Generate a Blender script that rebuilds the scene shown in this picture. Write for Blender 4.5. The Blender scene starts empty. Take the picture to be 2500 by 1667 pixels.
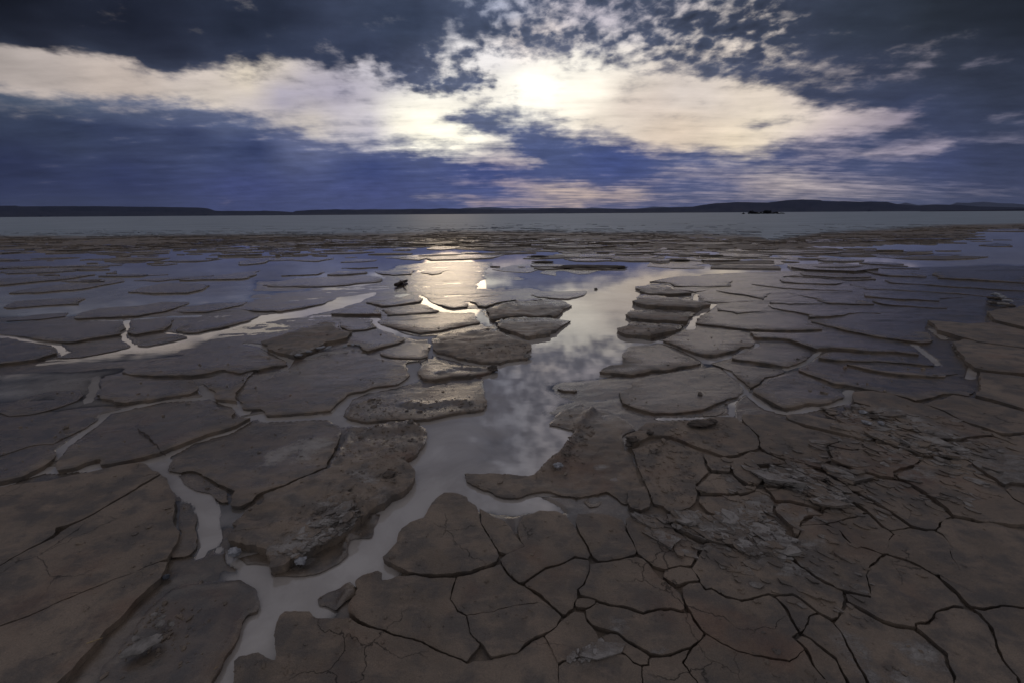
import bpy, bmesh, math, random
import numpy as np
from mathutils import Matrix, Vector
from mathutils.geometry import delaunay_2d_cdt

# ------------------------------------------------------------------ camera
CAMH, FPX, CX, CY = 1.0, 1111.0, 1250.0, 833.5
HORIZ = 522.5
TILT = math.atan((CY - HORIZ) / FPX)
ROLL = -0.0064
sc = bpy.context.scene
COL = sc.collection
cam_d = bpy.data.cameras.new("camera")
cam_d.sensor_width = 36.0
cam_d.lens = FPX / 2500.0 * 36.0
cam_d.clip_start, cam_d.clip_end = 0.02, 60000.0
cam = bpy.data.objects.new("camera", cam_d)
COL.objects.link(cam)
CAM_M = Matrix.Translation((0, 0, CAMH)) @ Matrix.Rotation(math.pi / 2 - TILT, 4, 'X') @ Matrix.Rotation(ROLL, 4, 'Z')
cam.matrix_world = CAM_M
sc.camera = cam
RM = np.array(CAM_M.to_3x3())

def raydir(px, py):
    """photo point (2500 x 1667 frame) -> world direction"""
    px = np.asarray(px, float); py = np.asarray(py, float)
    l = np.stack([(px - CX) / FPX, -(py - CY) / FPX, -np.ones_like(px)], -1)
    return l @ RM.T

def ground_pt(px, py, z=0.0):
    d = raydir(px, py)
    t = (z - CAMH) / np.minimum(d[..., 2], -1e-4)
    return d[..., 0] * t, d[..., 1] * t

# ------------------------------------------------------------------ light
EXPOSURE = 0.12
vs = sc.view_settings
vs.view_transform = 'Standard'; vs.look = 'None'; vs.gamma = 1.0; vs.use_curve_mapping = False
vs.exposure = EXPOSURE
SUN_D = raydir(1082.0, 322.0); SUN_D = SUN_D / np.linalg.norm(SUN_D)
SUN_EL = math.asin(SUN_D[2]); SUN_AZ = math.atan2(SUN_D[0], SUN_D[1])
sun_d = bpy.data.lights.new("sun", 'SUN')
sun_d.energy = 0.045
sun_d.angle = math.radians(9)
sun_d.color = (1.0, 0.76, 0.50)
sun = bpy.data.objects.new("sun", sun_d)
COL.objects.link(sun)
sun.rotation_euler = Vector((-SUN_D[0], -SUN_D[1], -SUN_D[2])).to_track_quat('-Z', 'Y').to_euler()

def lin(c):
    c = np.asarray(c, float) / 255.0
    return np.where(c <= 0.04045, c / 12.92, ((c + 0.055) / 1.055) ** 2.4)

# sky layout: brightness of the cloud deck by direction
S1 = (0, 0, .5315); S2 = (1250, 0, .5315)
def P(t, *pts):
    return [(t[0] + a * t[2], t[1] + b * t[2]) for a, b in pts]

def seg_dist(px, py, poly, closed=True):
    """signed distance (inside > 0) of points to a polygon"""
    poly = np.asarray(poly, float)
    a = poly; b = np.roll(poly, -1, 0)
    best = np.full(px.shape, 1e18); inside = np.zeros(px.shape, bool)
    for (x0, y0), (x1, y1) in zip(a, b):
        dx, dy = x1 - x0, y1 - y0
        L = dx * dx + dy * dy + 1e-12
        t = np.clip(((px - x0) * dx + (py - y0) * dy) / L, 0, 1)
        d = (px - x0 - t * dx) ** 2 + (py - y0 - t * dy) ** 2
        best = np.minimum(best, d)
        if y0 != y1:
            c = ((y0 > py) != (y1 > py)) & (px < dx * (py - y0) / (dy if dy else 1e-9) + x0)
            inside ^= c
    d = np.sqrt(best)
    return np.where(inside, d, -d)

def sstep(a, b, x):
    t = np.clip((x - a) / (b - a), 0, 1)
    return t * t * (3 - 2 * t)

# (polygon, value, softness px)
SKY_MASK = [
 # one continuous bright gap
 (P(S1, (-600,120),(-200,180),(0,222),(80,212),(250,240),(400,258),(500,292),(640,302),(760,328),(900,325),(1100,338),(1300,335),(1450,345),(1600,352),(1700,372),(1760,392),(1900,430),(2100,452),(2210,430),(2262,380),(2235,300),(2190,250))
  + P(S2, (0,265),(200,290),(500,325),(750,345),(950,385),(1150,400),(1300,440),(1400,490),(1600,480),(1750,490),(1860,515),(1900,555),(1780,590),(1500,615),(1280,640),(1190,660),(1160,705),(1000,705),(870,697),(650,672),(560,640),(400,595),(200,570),(60,525))
  + P(S1, (2330,485),(2200,490),(2060,530),(2030,555),(2180,598),(2330,640),(2352,730),(2200,735),(2100,705),(1900,655),(1700,596),(1500,585),(1350,565),(1150,528),(1000,490),(800,458),(450,448),(200,428),(0,402),(-600,330)), 1.0, 20),
 (P(S2, (-40,745),(60,735),(180,745),(60,765)), .8, 10),
 # thin veils in the gap
 (P(S1, (-600,395),(0,425),(200,448),(450,470),(800,480),(1000,510),(1150,552),(1350,590),(1700,612),(1950,668),(1950,690),(1500,650),(1200,606),(900,545),(600,528),(300,524),(0,515),(-600,500)), .28, 12),
 (P(S1, (1100,330),(1700,340),(1800,470),(1780,640),(1450,600),(1250,430)), .84, 40),
 (P(S2, (240,330),(420,360),(440,470),(380,520),(900,560),(1000,440),(900,380),(500,330)), .86, 50),
 (P(S1, (1180,360),(1500,345),(1700,420),(1760,560),(1650,600),(1480,560),(1300,480)), .80, 60),
 (P(S2, (-60,495),(60,522),(250,582),(420,605),(640,665),(760,695),(700,725),(420,665),(200,620),(0,585),(-100,560)), .50, 18),
 (P(S1, (1750,610),(2000,650),(2200,650),(2352,640),(2400,740),(2200,760),(1950,715),(1700,660)), .48, 20),
 (P(S2, (1000,592),(1100,560),(1250,530),(1420,515),(1400,545),(1250,575),(1120,592)), .36, 16),
 (P(S2, (-10,420),(60,440),(120,470),(-10,480)), .5, 24),
 # dark tongue right
 (P(S2, (1370,420),(1700,400),(1900,440),(1900,485),(1600,478),(1450,478)), .05, 30),
 (P(S2, (1330,345),(1480,350),(1620,318),(1720,300),(1560,345),(1400,385)), .62, 36),
 # light streaks low right
 (P(S2, (1280,690),(1500,668),(1700,660),(1990,645),(1960,700),(1700,722),(1500,735)), .60, 26),
 (P(S2, (1640,712),(1850,668),(1985,662),(1960,695),(1750,715)), .85, 12),
 (P(S2, (2170,548),(2260,532),(2330,528),(2250,552)), .8, 12),
 (P(S2, (1950,655),(2200,635),(2420,625),(2420,650),(2150,660)), .55, 18),
 (P(S2, (1600,310),(1900,280),(2150,250),(2200,275),(1900,320),(1700,345)), .33, 50),
 # warm patches along the horizon
 (P(S2, (-30,835),(150,842),(330,850),(430,880),(650,850),(640,905),(560,930),(300,925),(100,900),(-30,870)), .80, 24),
 (P(S2, (700,795),(950,782),(1100,790),(1300,782),(1500,820),(1800,850),(1700,900),(1300,925),(1000,915),(700,912),(1040,875),(960,835)), .70, 34),
 (P(S2, (-200,915),(300,935),(340,955),(-200,950)), .78, 12),
 (P(S1, (2000,828),(2352,835),(2352,850),(2080,845)), .66, 9),
 (P(S1, (1880,902),(2150,900),(2180,912),(1900,915)), .58, 9),
 (P(S1, (1000,915),(1090,912),(1080,935),(1010,935)), .62, 10),
 (P(S2, (1700,855),(2000,850),(2400,880),(2000,915),(1600,915)), .42, 30),
 (P(S2, (580,870),(820,858),(1040,850),(1040,875),(800,890),(620,895)), .22, 20),
]
SKY_AMP = [   # where the deck breaks into small puffs
 (P(S2, (-260,-300),(1300,-300),(1350,150),(1150,360),(900,330),(500,300),(200,270),(-100,240),(-260,100)), 1.0, 90),
 (P(S1, (1500,300),(1900,200),(2352,150),(2352,440),(2100,470),(1800,400)), .8, 60),
]
SKY_PUFF = [  # half-open deck behind the puffs
 (P(S2, (-200,-400),(700,-400),(760,0),(620,120),(560,250),(300,262),(0,240),(-140,110)), .40, 110),
 (P(S2, (500,-400),(1300,-400),(1250,200),(1000,300),(700,300),(560,220)), .22, 110),
 (P(S1, (2080,180),(2260,130),(2352,150),(2352,260),(2200,280),(2100,330),(1950,330)), .34, 50),
]
CLOUD_C = [(0,0,15,17,27),(300,50,22,25,39),(600,60,34,39,57),(1000,60,50,57,80),(1200,80,60,68,94),(900,150,46,52,76),(400,120,33,36,53),(100,110,30,32,46),
 (650,165,48,54,78),(-300,235,60,66,84),(0,235,88,96,120),(150,243,98,105,130),(300,250,104,110,140),(450,266,108,113,146),(600,298,100,106,142),(750,330,110,112,150),(900,345,112,115,152),(0,285,34,41,68),(150,292,34,42,72),(300,300,34,42,76),(450,315,38,46,84),(620,350,34,46,90),(900,400,46,58,112),(1200,420,62,72,128),
 (0,400,34,39,72),(300,450,44,50,90),(600,480,60,66,118),(900,490,68,74,128),(0,490,42,48,86),(1350,350,70,80,126),(1500,400,62,73,128),(1700,385,86,92,136),(1250,270,100,106,138),
 (1450,60,76,82,108),(1700,100,64,69,92),(1900,80,56,60,80),(2100,60,48,53,69),(2300,40,38,42,53),(2450,40,30,33,43),(1900,190,64,68,94),(2100,200,60,64,88),(2300,150,49,53,71),(2450,200,46,50,68),
 (2200,300,60,66,98),(2400,300,54,59,84),(2100,370,72,79,118),(2300,400,62,68,108),(2450,400,50,55,84),(2000,420,74,79,120),(2200,480,82,85,120),(2450,480,60,64,98),(1500,500,88,90,134),(1300,40,78,84,112),(-300,200,16,18,28),(2900,200,34,37,50),(2900,450,40,44,66),(-300,450,30,34,60),(1250,490,86,92,146),(1250,100,92,96,122),(1400,140,104,104,128),(1550,180,100,100,124),(1700,205,88,90,114),(1080,215,92,96,122),(1150,130,84,88,114),(1350,310,96,100,138),(1120,280,98,102,136),(1000,200,78,82,110),(1580,90,74,78,102)]
GAP_C = [(0,130,170,160,155,1),(100,180,192,180,174,1),(300,200,208,193,183,1),(500,200,215,202,195,1),(600,190,240,226,204,1),(520,230,222,210,198,1),(750,300,215,205,195,1),(950,200,200,196,205,1),(1180,230,250,244,234,1.05),(700,240,172,167,187,1),(850,230,178,172,190,1),(900,310,195,190,205,1),
 (1020,255,255,250,236,1.25),(1060,325,255,250,230,1.4),(1000,300,255,248,226,1.3),(1200,150,240,236,236,1.1),(1320,215,255,252,238,1.6),(1260,250,255,250,236,1.2),(1380,170,252,246,234,1.1),(1400,262,255,246,228,1.2),(1480,290,240,226,210,1.0),(1420,235,255,246,230,1.25),(1550,260,224,208,196,1),(1700,230,228,216,208,1),(1800,230,236,221,205,1),
 (1900,300,251,236,215,1),(1650,320,236,216,195,1),(1800,350,250,232,205,1),(2050,270,218,203,200,1),(2200,290,152,142,160,1),(1600,450,214,194,186,1),(1750,440,186,172,180,1),(1400,475,224,200,186,1),(1500,480,216,192,182,1),
 (2000,350,196,181,190,1),(2200,350,168,158,175,1),(1200,450,182,164,174,1),(1450,30,205,198,208,1),(1300,100,246,232,225,1),(1200,30,180,185,205,1),(700,490,122,112,150,1),(2400,280,150,145,165,1),(-300,200,120,112,120,1),(2900,300,90,88,110,1)]

def rbf(tab, x, y):
    tab = np.array(tab, float); sm = 4000.0 if tab.shape[1] > 5 else 4200.0
    num = 0; den = 0
    for r in tab:
        c = lin(r[2:5]) * (r[5] if len(r) > 5 else 1.0)
        if len(r) == 5: c = (c * .92 + c.mean() * .08) * (.92, 1.02, .98)
        d2 = ((x - r[0]) / 1.0) ** 2 + ((y - r[1]) * 1.7) ** 2 + sm
        w = d2 ** (-2.2 if tab.shape[1] > 5 else -2.0)
        num = num + w[..., None] * c; den = den + w
    return num / den[..., None]

def project(az, el):
    d = np.stack([np.sin(az) * np.cos(el), np.cos(az) * np.cos(el), np.sin(el)], -1) @ RM
    z = np.minimum(d[..., 2], -0.15)
    return CX + FPX * d[..., 0] / -z, CY - FPX * d[..., 1] / -z

AZH = 56.0           # half width of the tabulated sky in degrees
def sky_tables():
    NU = 76
    az = np.radians(np.linspace(-AZH, AZH, NU))
    e1 = np.radians(np.linspace(0.0, 22.0, 34)); e2 = np.radians(np.linspace(0.0, 22.0, 21))
    A, E = np.meshgrid(az, e1); x, y = project(A, E)
    m = np.zeros(x.shape)
    for pl, v, s in SKY_PUFF + SKY_MASK:
        s = s * 1.7
        w = sstep(-s, s, seg_dist(x, y, pl)); m = m * (1 - w) + v * w
    a2 = np.radians(np.linspace(-AZH, AZH, 40))
    A2, E2 = np.meshgrid(a2, e2); x2, y2 = project(A2, E2)
    amp = np.zeros(x2.shape)
    for pl, v, s in SKY_AMP:
        w = sstep(-s, s, seg_dist(x2, y2, pl)); amp = amp * (1 - w) + v * w
    return az, e1, m, a2, e2, amp, rbf(CLOUD_C, x2, y2), rbf(GAP_C, x2, y2)

class NT:
    """tiny helper for node trees"""
    def __init__(s, tree):
        s.t = tree; s.n = tree.nodes; s.l = tree.links
    def new(s, typ, **kw):
        n = s.n.new(typ)
        for k, v in kw.items(): setattr(n, k, v)
        return n
    def put(s, sock, v):
        if hasattr(v, 'is_linked') or isinstance(v, bpy.types.NodeSocket): s.l.new(v, sock)
        else: sock.default_value = v
    def math(s, op, a, b=None, c=None, clamp=False):
        n = s.new('ShaderNodeMath', operation=op); n.use_clamp = clamp
        s.put(n.inputs[0], a)
        if b is not None: s.put(n.inputs[1], b)
        if c is not None: s.put(n.inputs[2], c)
        return n.outputs[0]
    def vmath(s, op, a, b=None, scale=None):
        n = s.new('ShaderNodeVectorMath', operation=op)
        s.put(n.inputs[0], a)
        if b is not None: s.put(n.inputs[1], b)
        if scale is not None: s.put(n.inputs['Scale'], scale)
        return n.outputs['Value'] if op in ('LENGTH', 'DOT_PRODUCT') else n.outputs[0]
    def ramp(s, v, a, b, smooth=True, lo=0.0, hi=1.0):
        n = s.new('ShaderNodeMapRange', interpolation_type='SMOOTHSTEP' if smooth else 'LINEAR')
        s.put(n.inputs['Value'], v); s.put(n.inputs['From Min'], a); s.put(n.inputs['From Max'], b)
        s.put(n.inputs['To Min'], lo); s.put(n.inputs['To Max'], hi)
        return n.outputs[0]
    def mix(s, f, a, b):
        n = s.new('ShaderNodeMix', data_type='RGBA')
        s.put(n.inputs[0], f); s.put(n.inputs[6], a); s.put(n.inputs[7], b)
        return n.outputs[2]
    def noise(s, vec, scale, detail=4.0, rough=0.55, dist=0.0, col=False):
        n = s.new('ShaderNodeTexNoise')
        s.put(n.inputs['Vector'], vec); n.inputs['Scale'].default_value = scale
        n.inputs['Detail'].default_value = detail; n.inputs['Roughness'].default_value = rough
        n.inputs['Distortion'].default_value = dist
        return n.outputs['Color' if col else 'Fac']
    def mapping(s, vec, scale=(1, 1, 1), rot=(0, 0, 0), loc=(0, 0, 0)):
        n = s.new('ShaderNodeMapping')
        s.put(n.inputs['Vector'], vec)
        n.inputs['Scale'].default_value = scale; n.inputs['Rotation'].default_value = rot; n.inputs['Location'].default_value = loc
        return n.outputs[0]

def build_world():
    w = bpy.data.worlds.new("World"); sc.world = w; w.use_nodes = True
    T = NT(w.node_tree); T.n.clear()
    tc = T.new('ShaderNodeTexCoord'); D = tc.outputs['Generated']
    D = T.vmath('NORMALIZE', D)
    sep = T.new('ShaderNodeSeparateXYZ'); T.l.new(D, sep.inputs[0])
    X, Y, Z = sep.outputs
    deg = 180 / math.pi
    el = T.math('MULTIPLY', T.math('ARCSINE', Z), deg)
    az = T.math('MULTIPLY', T.math('ARCTAN2', X, Y), deg)
    # planar coordinates of a cloud layer overhead
    def plane(off):
        zz = T.math('ADD', T.math('MAXIMUM', Z, 0.0), off)
        comb = T.new('ShaderNodeCombineXYZ'); T.l.new(T.math('DIVIDE', X, zz), comb.inputs[0]); T.l.new(T.math('DIVIDE', Y, zz), comb.inputs[1])
        return comb.outputs[0]
    PL = plane(.075); PQ = plane(.20)
    # warp of the lookups gives ragged cloud edges
    wn = T.vmath('SUBTRACT', T.noise(PQ, 6.0, 7, .62, col=True), (0.5, 0.5, 0.5))
    wsep = T.new('ShaderNodeSeparateXYZ'); T.l.new(wn, wsep.inputs[0])
    azw = T.math('ADD', az, T.math('MULTIPLY', wsep.outputs[0], 5.0))
    elw = T.math('ADD', el, T.math('MULTIPLY', T.math('MULTIPLY', wsep.outputs[1], T.ramp(el, 0, 12, False, .18, 1)), 3.0))
    def u_of(a): return T.ramp(a, -AZH, AZH, False)
    U = u_of(azw); U2 = U
    azt, e1, m, a2, e2, amp, cc, gc = sky_tables()
    def weights(rows, e):
        st = (rows[1] - rows[0]) * deg; out = []
        for i, r in enumerate(rows):
            c = r * deg
            dd = T.math('ABSOLUTE', T.math('SUBTRACT', e, c))
            if i == 0: dd = T.math('MAXIMUM', T.math('SUBTRACT', e, c), 0.0)
            if i == len(rows) - 1: dd = T.math('MAXIMUM', T.math('SUBTRACT', c, e), 0.0)
            out.append(T.math('SUBTRACT', 1.0, T.math('DIVIDE', dd, st), clamp=True))
        return out
    def fill(curve, vals):
        pts = curve.points; n = len(vals)
        while len(pts) < n: pts.new(0.5, 0.5)
        for i, v in enumerate(vals):
            pts[i].location = (i / (n - 1), float(min(1, max(0, v)))); pts[i].handle_type = 'VECTOR'
    def scalar_rows(rows, tab, e, u):
        tot = None
        for wgt, vals in zip(weights(rows, e), tab):
            if vals.max() < 0.004: continue
            n = T.new('ShaderNodeFloatCurve'); T.l.new(u, n.inputs['Value'])
            fill(n.mapping.curves[0], vals); n.mapping.update()
            v = T.math('MULTIPLY', n.outputs[0], wgt)
            tot = v if tot is None else T.math('ADD', tot, v)
        return tot
    def rgb_rows(rows, tab, e, u):
        tot = None; uc = T.new('ShaderNodeCombineXYZ')
        for i in range(3): T.l.new(u, uc.inputs[i])
        for wgt, vals in zip(weights(rows, e), tab):
            n = T.new('ShaderNodeRGBCurve'); T.l.new(uc.outputs[0], n.inputs['Color'])
            for c in range(3): fill(n.mapping.curves[c], vals[:, c])
            n.mapping.update()
            v = T.vmath('SCALE', n.outputs[0], scale=wgt)
            tot = v if tot is None else T.vmath('ADD', tot, v)
        return tot
    M = scalar_rows(e1, m, elw, U)
    AM = scalar_rows(e2, amp, el, u_of(az))
    CC = T.vmath('MULTIPLY', *[rgb_rows(e2, np.sqrt(cc / 1.0), el, u_of(az))] * 2)
    GQ = rgb_rows(e2, np.sqrt(gc / 3.0), el, u_of(az))
    GC = T.vmath('SCALE', T.vmath('MULTIPLY', GQ, GQ), scale=3.0)
    n_big = T.noise(PQ, 6.5, 9, .60)
    n_puf = T.noise(T.mapping(PQ, (1.0, .8, 1), (0, 0, .5)), 19.0, 5, .55, .35)
    vo = T.new('ShaderNodeTexVoronoi', feature='SMOOTH_F1'); vo.inputs['Scale'].default_value = 23.0; vo.inputs['Smoothness'].default_value = .6
    pw = T.vmath('ADD', T.mapping(PQ, (1.0, .72, 1), (0, 0, .5)), T.vmath('SCALE', wn, scale=.10)); T.l.new(pw, vo.inputs['Vector'])
    n_puf = T.math('ADD', T.math('MULTIPLY', vo.outputs['Distance'], .48), T.math('MULTIPLY', n_puf, .90))
    n_str = T.noise(T.mapping(PL, (0.42, 1.25, 1), (0, 0, .16)), 3.0, 8, .62)
    d_big = T.math('MULTIPLY', T.math('SUBTRACT', n_big, .52), T.ramp(el, 2, 13, False, .35, 1.6))
    d_puf = T.math('MULTIPLY', T.math('SUBTRACT', n_puf, .63), T.math('MULTIPLY', AM, 1.5))
    d_str = T.math('MULTIPLY', T.math('SUBTRACT', n_str, .5), T.ramp(el, 2, 14, False, .95, .30))
    MM = T.math('ADD', M, T.math('ADD', d_big, T.math('ADD', d_puf, d_str)))
    F = T.ramp(MM, .10, .84)
    var = T.math('ADD', 1.0, T.math('ADD', T.math('MULTIPLY', T.math('SUBTRACT', n_str, .5), T.ramp(el, 1, 12, False, .9, .9)), T.math('MULTIPLY', T.math('SUBTRACT', n_puf, .62), T.math('MULTIPLY', AM, 1.1))))
    var2 = T.math('ADD', 1.0, T.math('MULTIPLY', T.math('SUBTRACT', n_big, .5), .8))
    CCv = T.vmath('SCALE', T.vmath('SCALE', CC, scale=var), scale=var2)
    gvar = T.math('ADD', 1.0, T.math('ADD', T.math('MULTIPLY', T.math('SUBTRACT', n_str, .5), .7), T.math('MULTIPLY', T.math('SUBTRACT', n_big, .5), .40)))
    GCv = T.vmath('SCALE', GC, scale=gvar)
    # clear air behind the cloud deck
    sky = T.new('ShaderNodeTexSky', sky_type='NISHITA'); sky.sun_disc = False
    sky.sun_elevation = SUN_EL; sky.sun_rotation = SUN_AZ; sky.altitude = 1200
    NS = T.vmath('SCALE', sky.outputs[0], scale=0.05)
    GCv = T.vmath('ADD', T.vmath('SCALE', GCv, scale=.84), T.vmath('SCALE', NS, scale=0.02))
    FRONT = T.mix(F, CCv, GCv)
    # overhead and behind: thin pale overcast
    oh_n = T.noise(PL, 1.6, 5, .6)
    OH = T.mix(T.ramp(oh_n, .35, .65), (OVER_A[0], OVER_A[1], OVER_A[2], 1), (OVER_B[0], OVER_B[1], OVER_B[2], 1))
    OH = T.vmath('ADD', OH, T.vmath('SCALE', NS, scale=0.25))
    fo = T.math('MAXIMUM', T.ramp(el, 23, 50), T.ramp(T.math('ABSOLUTE', az), 62, 100))
    OUT = T.mix(fo, FRONT, OH)
    # below the horizon
    OUT = T.mix(T.ramp(el, -3, -0.6, False), (0.02, 0.02, 0.03, 1), OUT)
    bg = T.new('ShaderNodeBackground'); T.l.new(OUT, bg.inputs[0]); bg.inputs[1].default_value = 1.0
    o = T.new('ShaderNodeOutputWorld'); T.l.new(bg.outputs[0], o.inputs[0])
    w.cycles.sampling_method = 'MANUAL'; w.cycles.sample_map_resolution = 1024
OVER_A = (0.150, 0.145, 0.160); OVER_B = (0.290, 0.275, 0.285)
build_world()
sc.cycles.use_denoising = True
sc.cycles.max_bounces = 5; sc.cycles.diffuse_bounces = 2; sc.cycles.glossy_bounces = 3
sc.cycles.transparent_max_bounces = 6; sc.cycles.sample_clamp_indirect = 4.0

# ------------------------------------------------------------------ noise in numpy
def _h(ix, iy, seed):
    n = (ix.astype(np.int64) * 374761393 + iy.astype(np.int64) * 668265263 + seed * 1442695041) & 0x7fffffff
    n = (n ^ (n >> 13)) * 1274126177 & 0x7fffffff
    n = (n ^ (n >> 16)) & 0xffff
    return n / 65535.0
def vnoise(x, y, seed=0):
    ix = np.floor(x); iy = np.floor(y); fx = x - ix; fy = y - iy
    fx = fx * fx * fx * (fx * (fx * 6 - 15) + 10); fy = fy * fy * fy * (fy * (fy * 6 - 15) + 10)
    a = _h(ix, iy, seed); b = _h(ix + 1, iy, seed); c = _h(ix, iy + 1, seed); d = _h(ix + 1, iy + 1, seed)
    return (a + (b - a) * fx) * (1 - fy) + (c + (d - c) * fx) * fy
def fbm(x, y, octv=4, seed=0, gain=.5):
    s = 0; a = 1; t = 0
    for o in range(octv):
        s = s + a * (vnoise(x * 2 ** o + 17.3 * o, y * 2 ** o - 9.1 * o, seed + o * 7) - .5) * 2; t += a; a *= gain
    return s / t

TILES = {}
for r, (y0, row) in {'B': (1250, 0), 'M': (900, 0), 'U': (650, 0), 'H': (470, 0)}.items():
    for c, x0 in enumerate((0, 600, 1200, 1800)):
        TILES[r + str(c + 1)] = (x0, y0, (700 if c == 3 else 640) / 2352.0)
def parse(s):
    out = []; t = None
    for tok in s.split():
        if tok in TILES: t = TILES[tok]; continue
        a, b = tok.split(','); out.append((t[0] + float(a) * t[2], t[1] + float(b) * t[2]))
    return out
def world_poly(s, z=0.0, smooth=1):
    p = np.array(parse(s)) if isinstance(s, str) else np.array(s, float)
    p[:, 1] = np.maximum(p[:, 1], 530)
    x, y = ground_pt(p[:, 0], p[:, 1], z)
    w = np.stack([x, y], 1)
    for _ in range(smooth):
        nx = np.roll(w, -1, 0)
        q = np.empty((len(w) * 2, 2)); q[0::2] = w * .89 + nx * .11; q[1::2] = w * .11 + nx * .89
        w = q
    return w

# ------------------------------------------------------------------ materials
def mat_new(name):
    m = bpy.data.materials.new(name); m.use_nodes = True
    T = NT(m.node_tree); T.n.clear()
    o = T.new('ShaderNodeOutputMaterial')
    return m, T, o

def mud_material():
    m, T, o = mat_new("mud")
    geo = T.new('ShaderNodeNewGeometry'); Pp = geo.outputs['Position']
    def attr(n):
        a = T.new('ShaderNodeAttribute'); a.attribute_name = n; return a.outputs['Fac']
    wet, crust, red, dry = attr('wet'), attr('crust'), attr('red'), attr('dry')
    n1 = T.noise(Pp, 2.1, 5, .6); n2 = T.noise(Pp, 11, 5, .6); n3 = T.noise(Pp, 75, 4, .65)
    lay = T.noise(T.mapping(Pp, (1.0, 2.6, 1), (0, 0, .22)), 9.0, 8, .66)
    base = T.mix(T.ramp(n1, .34, .66), (0.142, 0.113, 0.089, 1), (0.236, 0.186, 0.144, 1))
    base = T.mix(T.math('MULTIPLY', T.ramp(n2, .42, .62), .75), base, (0.092, 0.084, 0.080, 1))
    base = T.mix(T.math('MULTIPLY', T.ramp(lay, .50, .70), .60), base, (0.250, 0.192, 0.148, 1))
    rr = T.ramp(T.math('ADD', T.noise(Pp, 3.4, 5, .62), T.math('MULTIPLY', red, .35)), .52, .76)
    base = T.mix(T.math('MULTIPLY', rr, .45), base, (0.165, 0.088, 0.056, 1))
    n4 = T.noise(Pp, 38, 6, .7)
    n5 = T.noise(T.mapping(Pp, (1, 1.8, 1), (0, 0, .5)), 13, 7, .72)
    cr = T.ramp(T.math('ADD', T.math('MULTIPLY', n5, 1.6), T.math('ADD', T.math('MULTIPLY', n4, .7), T.math('MULTIPLY', crust, .66))), 1.24, 1.74)
    cr = T.math('MULTIPLY', cr, T.ramp(crust, .02, .5))
    base = T.mix(T.math('MULTIPLY', cr, .85), base, (0.345, 0.325, 0.310, 1))
    base = T.mix(T.math('MULTIPLY', T.ramp(n3, .60, .74), .45), base, (0.040, 0.033, 0.030, 1))
    gr = T.noise(Pp, 300, 3, .7)
    base = T.vmath('SCALE', base, scale=T.ramp(gr, .3, .7, False, .80, 1.22))
    # pale dry playa
    pn = T.noise(T.mapping(Pp, (.10, .45, 1)), 1.0, 7, .6)
    playa = T.mix(T.ramp(pn, .42, .58), (0.205, 0.250, 0.305, 1), (0.280, 0.330, 0.390, 1))
    base = T.mix(dry, base, playa)
    bs = T.new('ShaderNodeBsdfPrincipled')
    # wet film: smooth where the mud is soaked, streaked along the wind
    st = T.noise(T.mapping(Pp, (1.4, 5.0, 1), (0, 0, .22)), 2.6, 6, .6)
    wf = T.math('ADD', wet, T.math('MULTIPLY', T.math('SUBTRACT', st, .5), .9))
    wf = T.math('MULTIPLY', T.ramp(wf, .30, .85), T.math('SUBTRACT', 1.0, T.math('MULTIPLY', cr, .8)))
    wf = T.math('MULTIPLY', wf, T.math('SUBTRACT', 1.0, dry))
    base = T.vmath('SCALE', base, scale=T.ramp(wf, .15, .9, False, 1.06, .70))
    rg = T.math('ADD', T.ramp(wf, 0, 1, False, .56, .13), T.math('MULTIPLY', T.math('SUBTRACT', n2, .5), .12))
    T.put(bs.inputs['Roughness'], rg)
    bs.inputs['IOR'].default_value = 1.5
    T.put(bs.inputs['Specular IOR Level'], T.math('MAXIMUM', T.ramp(wf, 0, 1, False, .35, 1.0), T.math('MULTIPLY', dry, .7)))
    h = T.math('ADD', T.math('MULTIPLY', n3, .0026), T.math('ADD', T.math('MULTIPLY', n2, .0050), T.math('MULTIPLY', lay, .0034)))
    h = T.math('ADD', h, T.math('MULTIPLY', gr, .0018))
    h = T.math('ADD', h, T.math('MULTIPLY', T.math('MULTIPLY', cr, n4), .010))
    v = T.new('ShaderNodeTexVoronoi'); T.l.new(Pp, v.inputs['Vector']); v.inputs['Scale'].default_value = 42
    pit = T.math('MULTIPLY', T.ramp(v.outputs['Distance'], .02, .16, True, 1, 0), T.ramp(n2, .5, .62))
    h = T.math('SUBTRACT', h, T.math('MULTIPLY', pit, .0016))
    wpos = T.vmath('ADD', Pp, T.vmath('SCALE', T.vmath('SUBTRACT', T.noise(Pp, 7, 6, .6, col=True), (.5, .5, .5)), scale=.16))
    vc = T.new('ShaderNodeTexVoronoi', feature='DISTANCE_TO_EDGE'); T.l.new(T.mapping(wpos, (1, 1, .001)), vc.inputs['Vector']); vc.inputs['Scale'].default_value = 4.6
    hair = T.math('MULTIPLY', T.ramp(vc.outputs['Distance'], .0, .007, True, 1, 0), T.ramp(T.noise(Pp, 3.1, 3, .5), .49, .60))
    hair = T.math('MULTIPLY', hair, T.math('SUBTRACT', 1.0, wf))
    h = T.math('SUBTRACT', h, T.math('MULTIPLY', hair, .004))
    hair2 = hair
    nt2 = T.mix(T.math('MULTIPLY', hair, .65), base, (0.018, 0.015, 0.013, 1))
    T.put(bs.inputs['Base Color'], nt2)
    b = T.new('ShaderNodeBump'); b.inputs['Distance'].default_value = 1.0
    T.put(b.inputs['Height'], h)
    T.put(b.inputs['Strength'], T.ramp(wf, 0, 1, False, 1.0, .30))
    T.l.new(b.outputs[0], bs.inputs['Normal'])
    T.l.new(bs.outputs[0], o.inputs[0])
    return m

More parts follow.
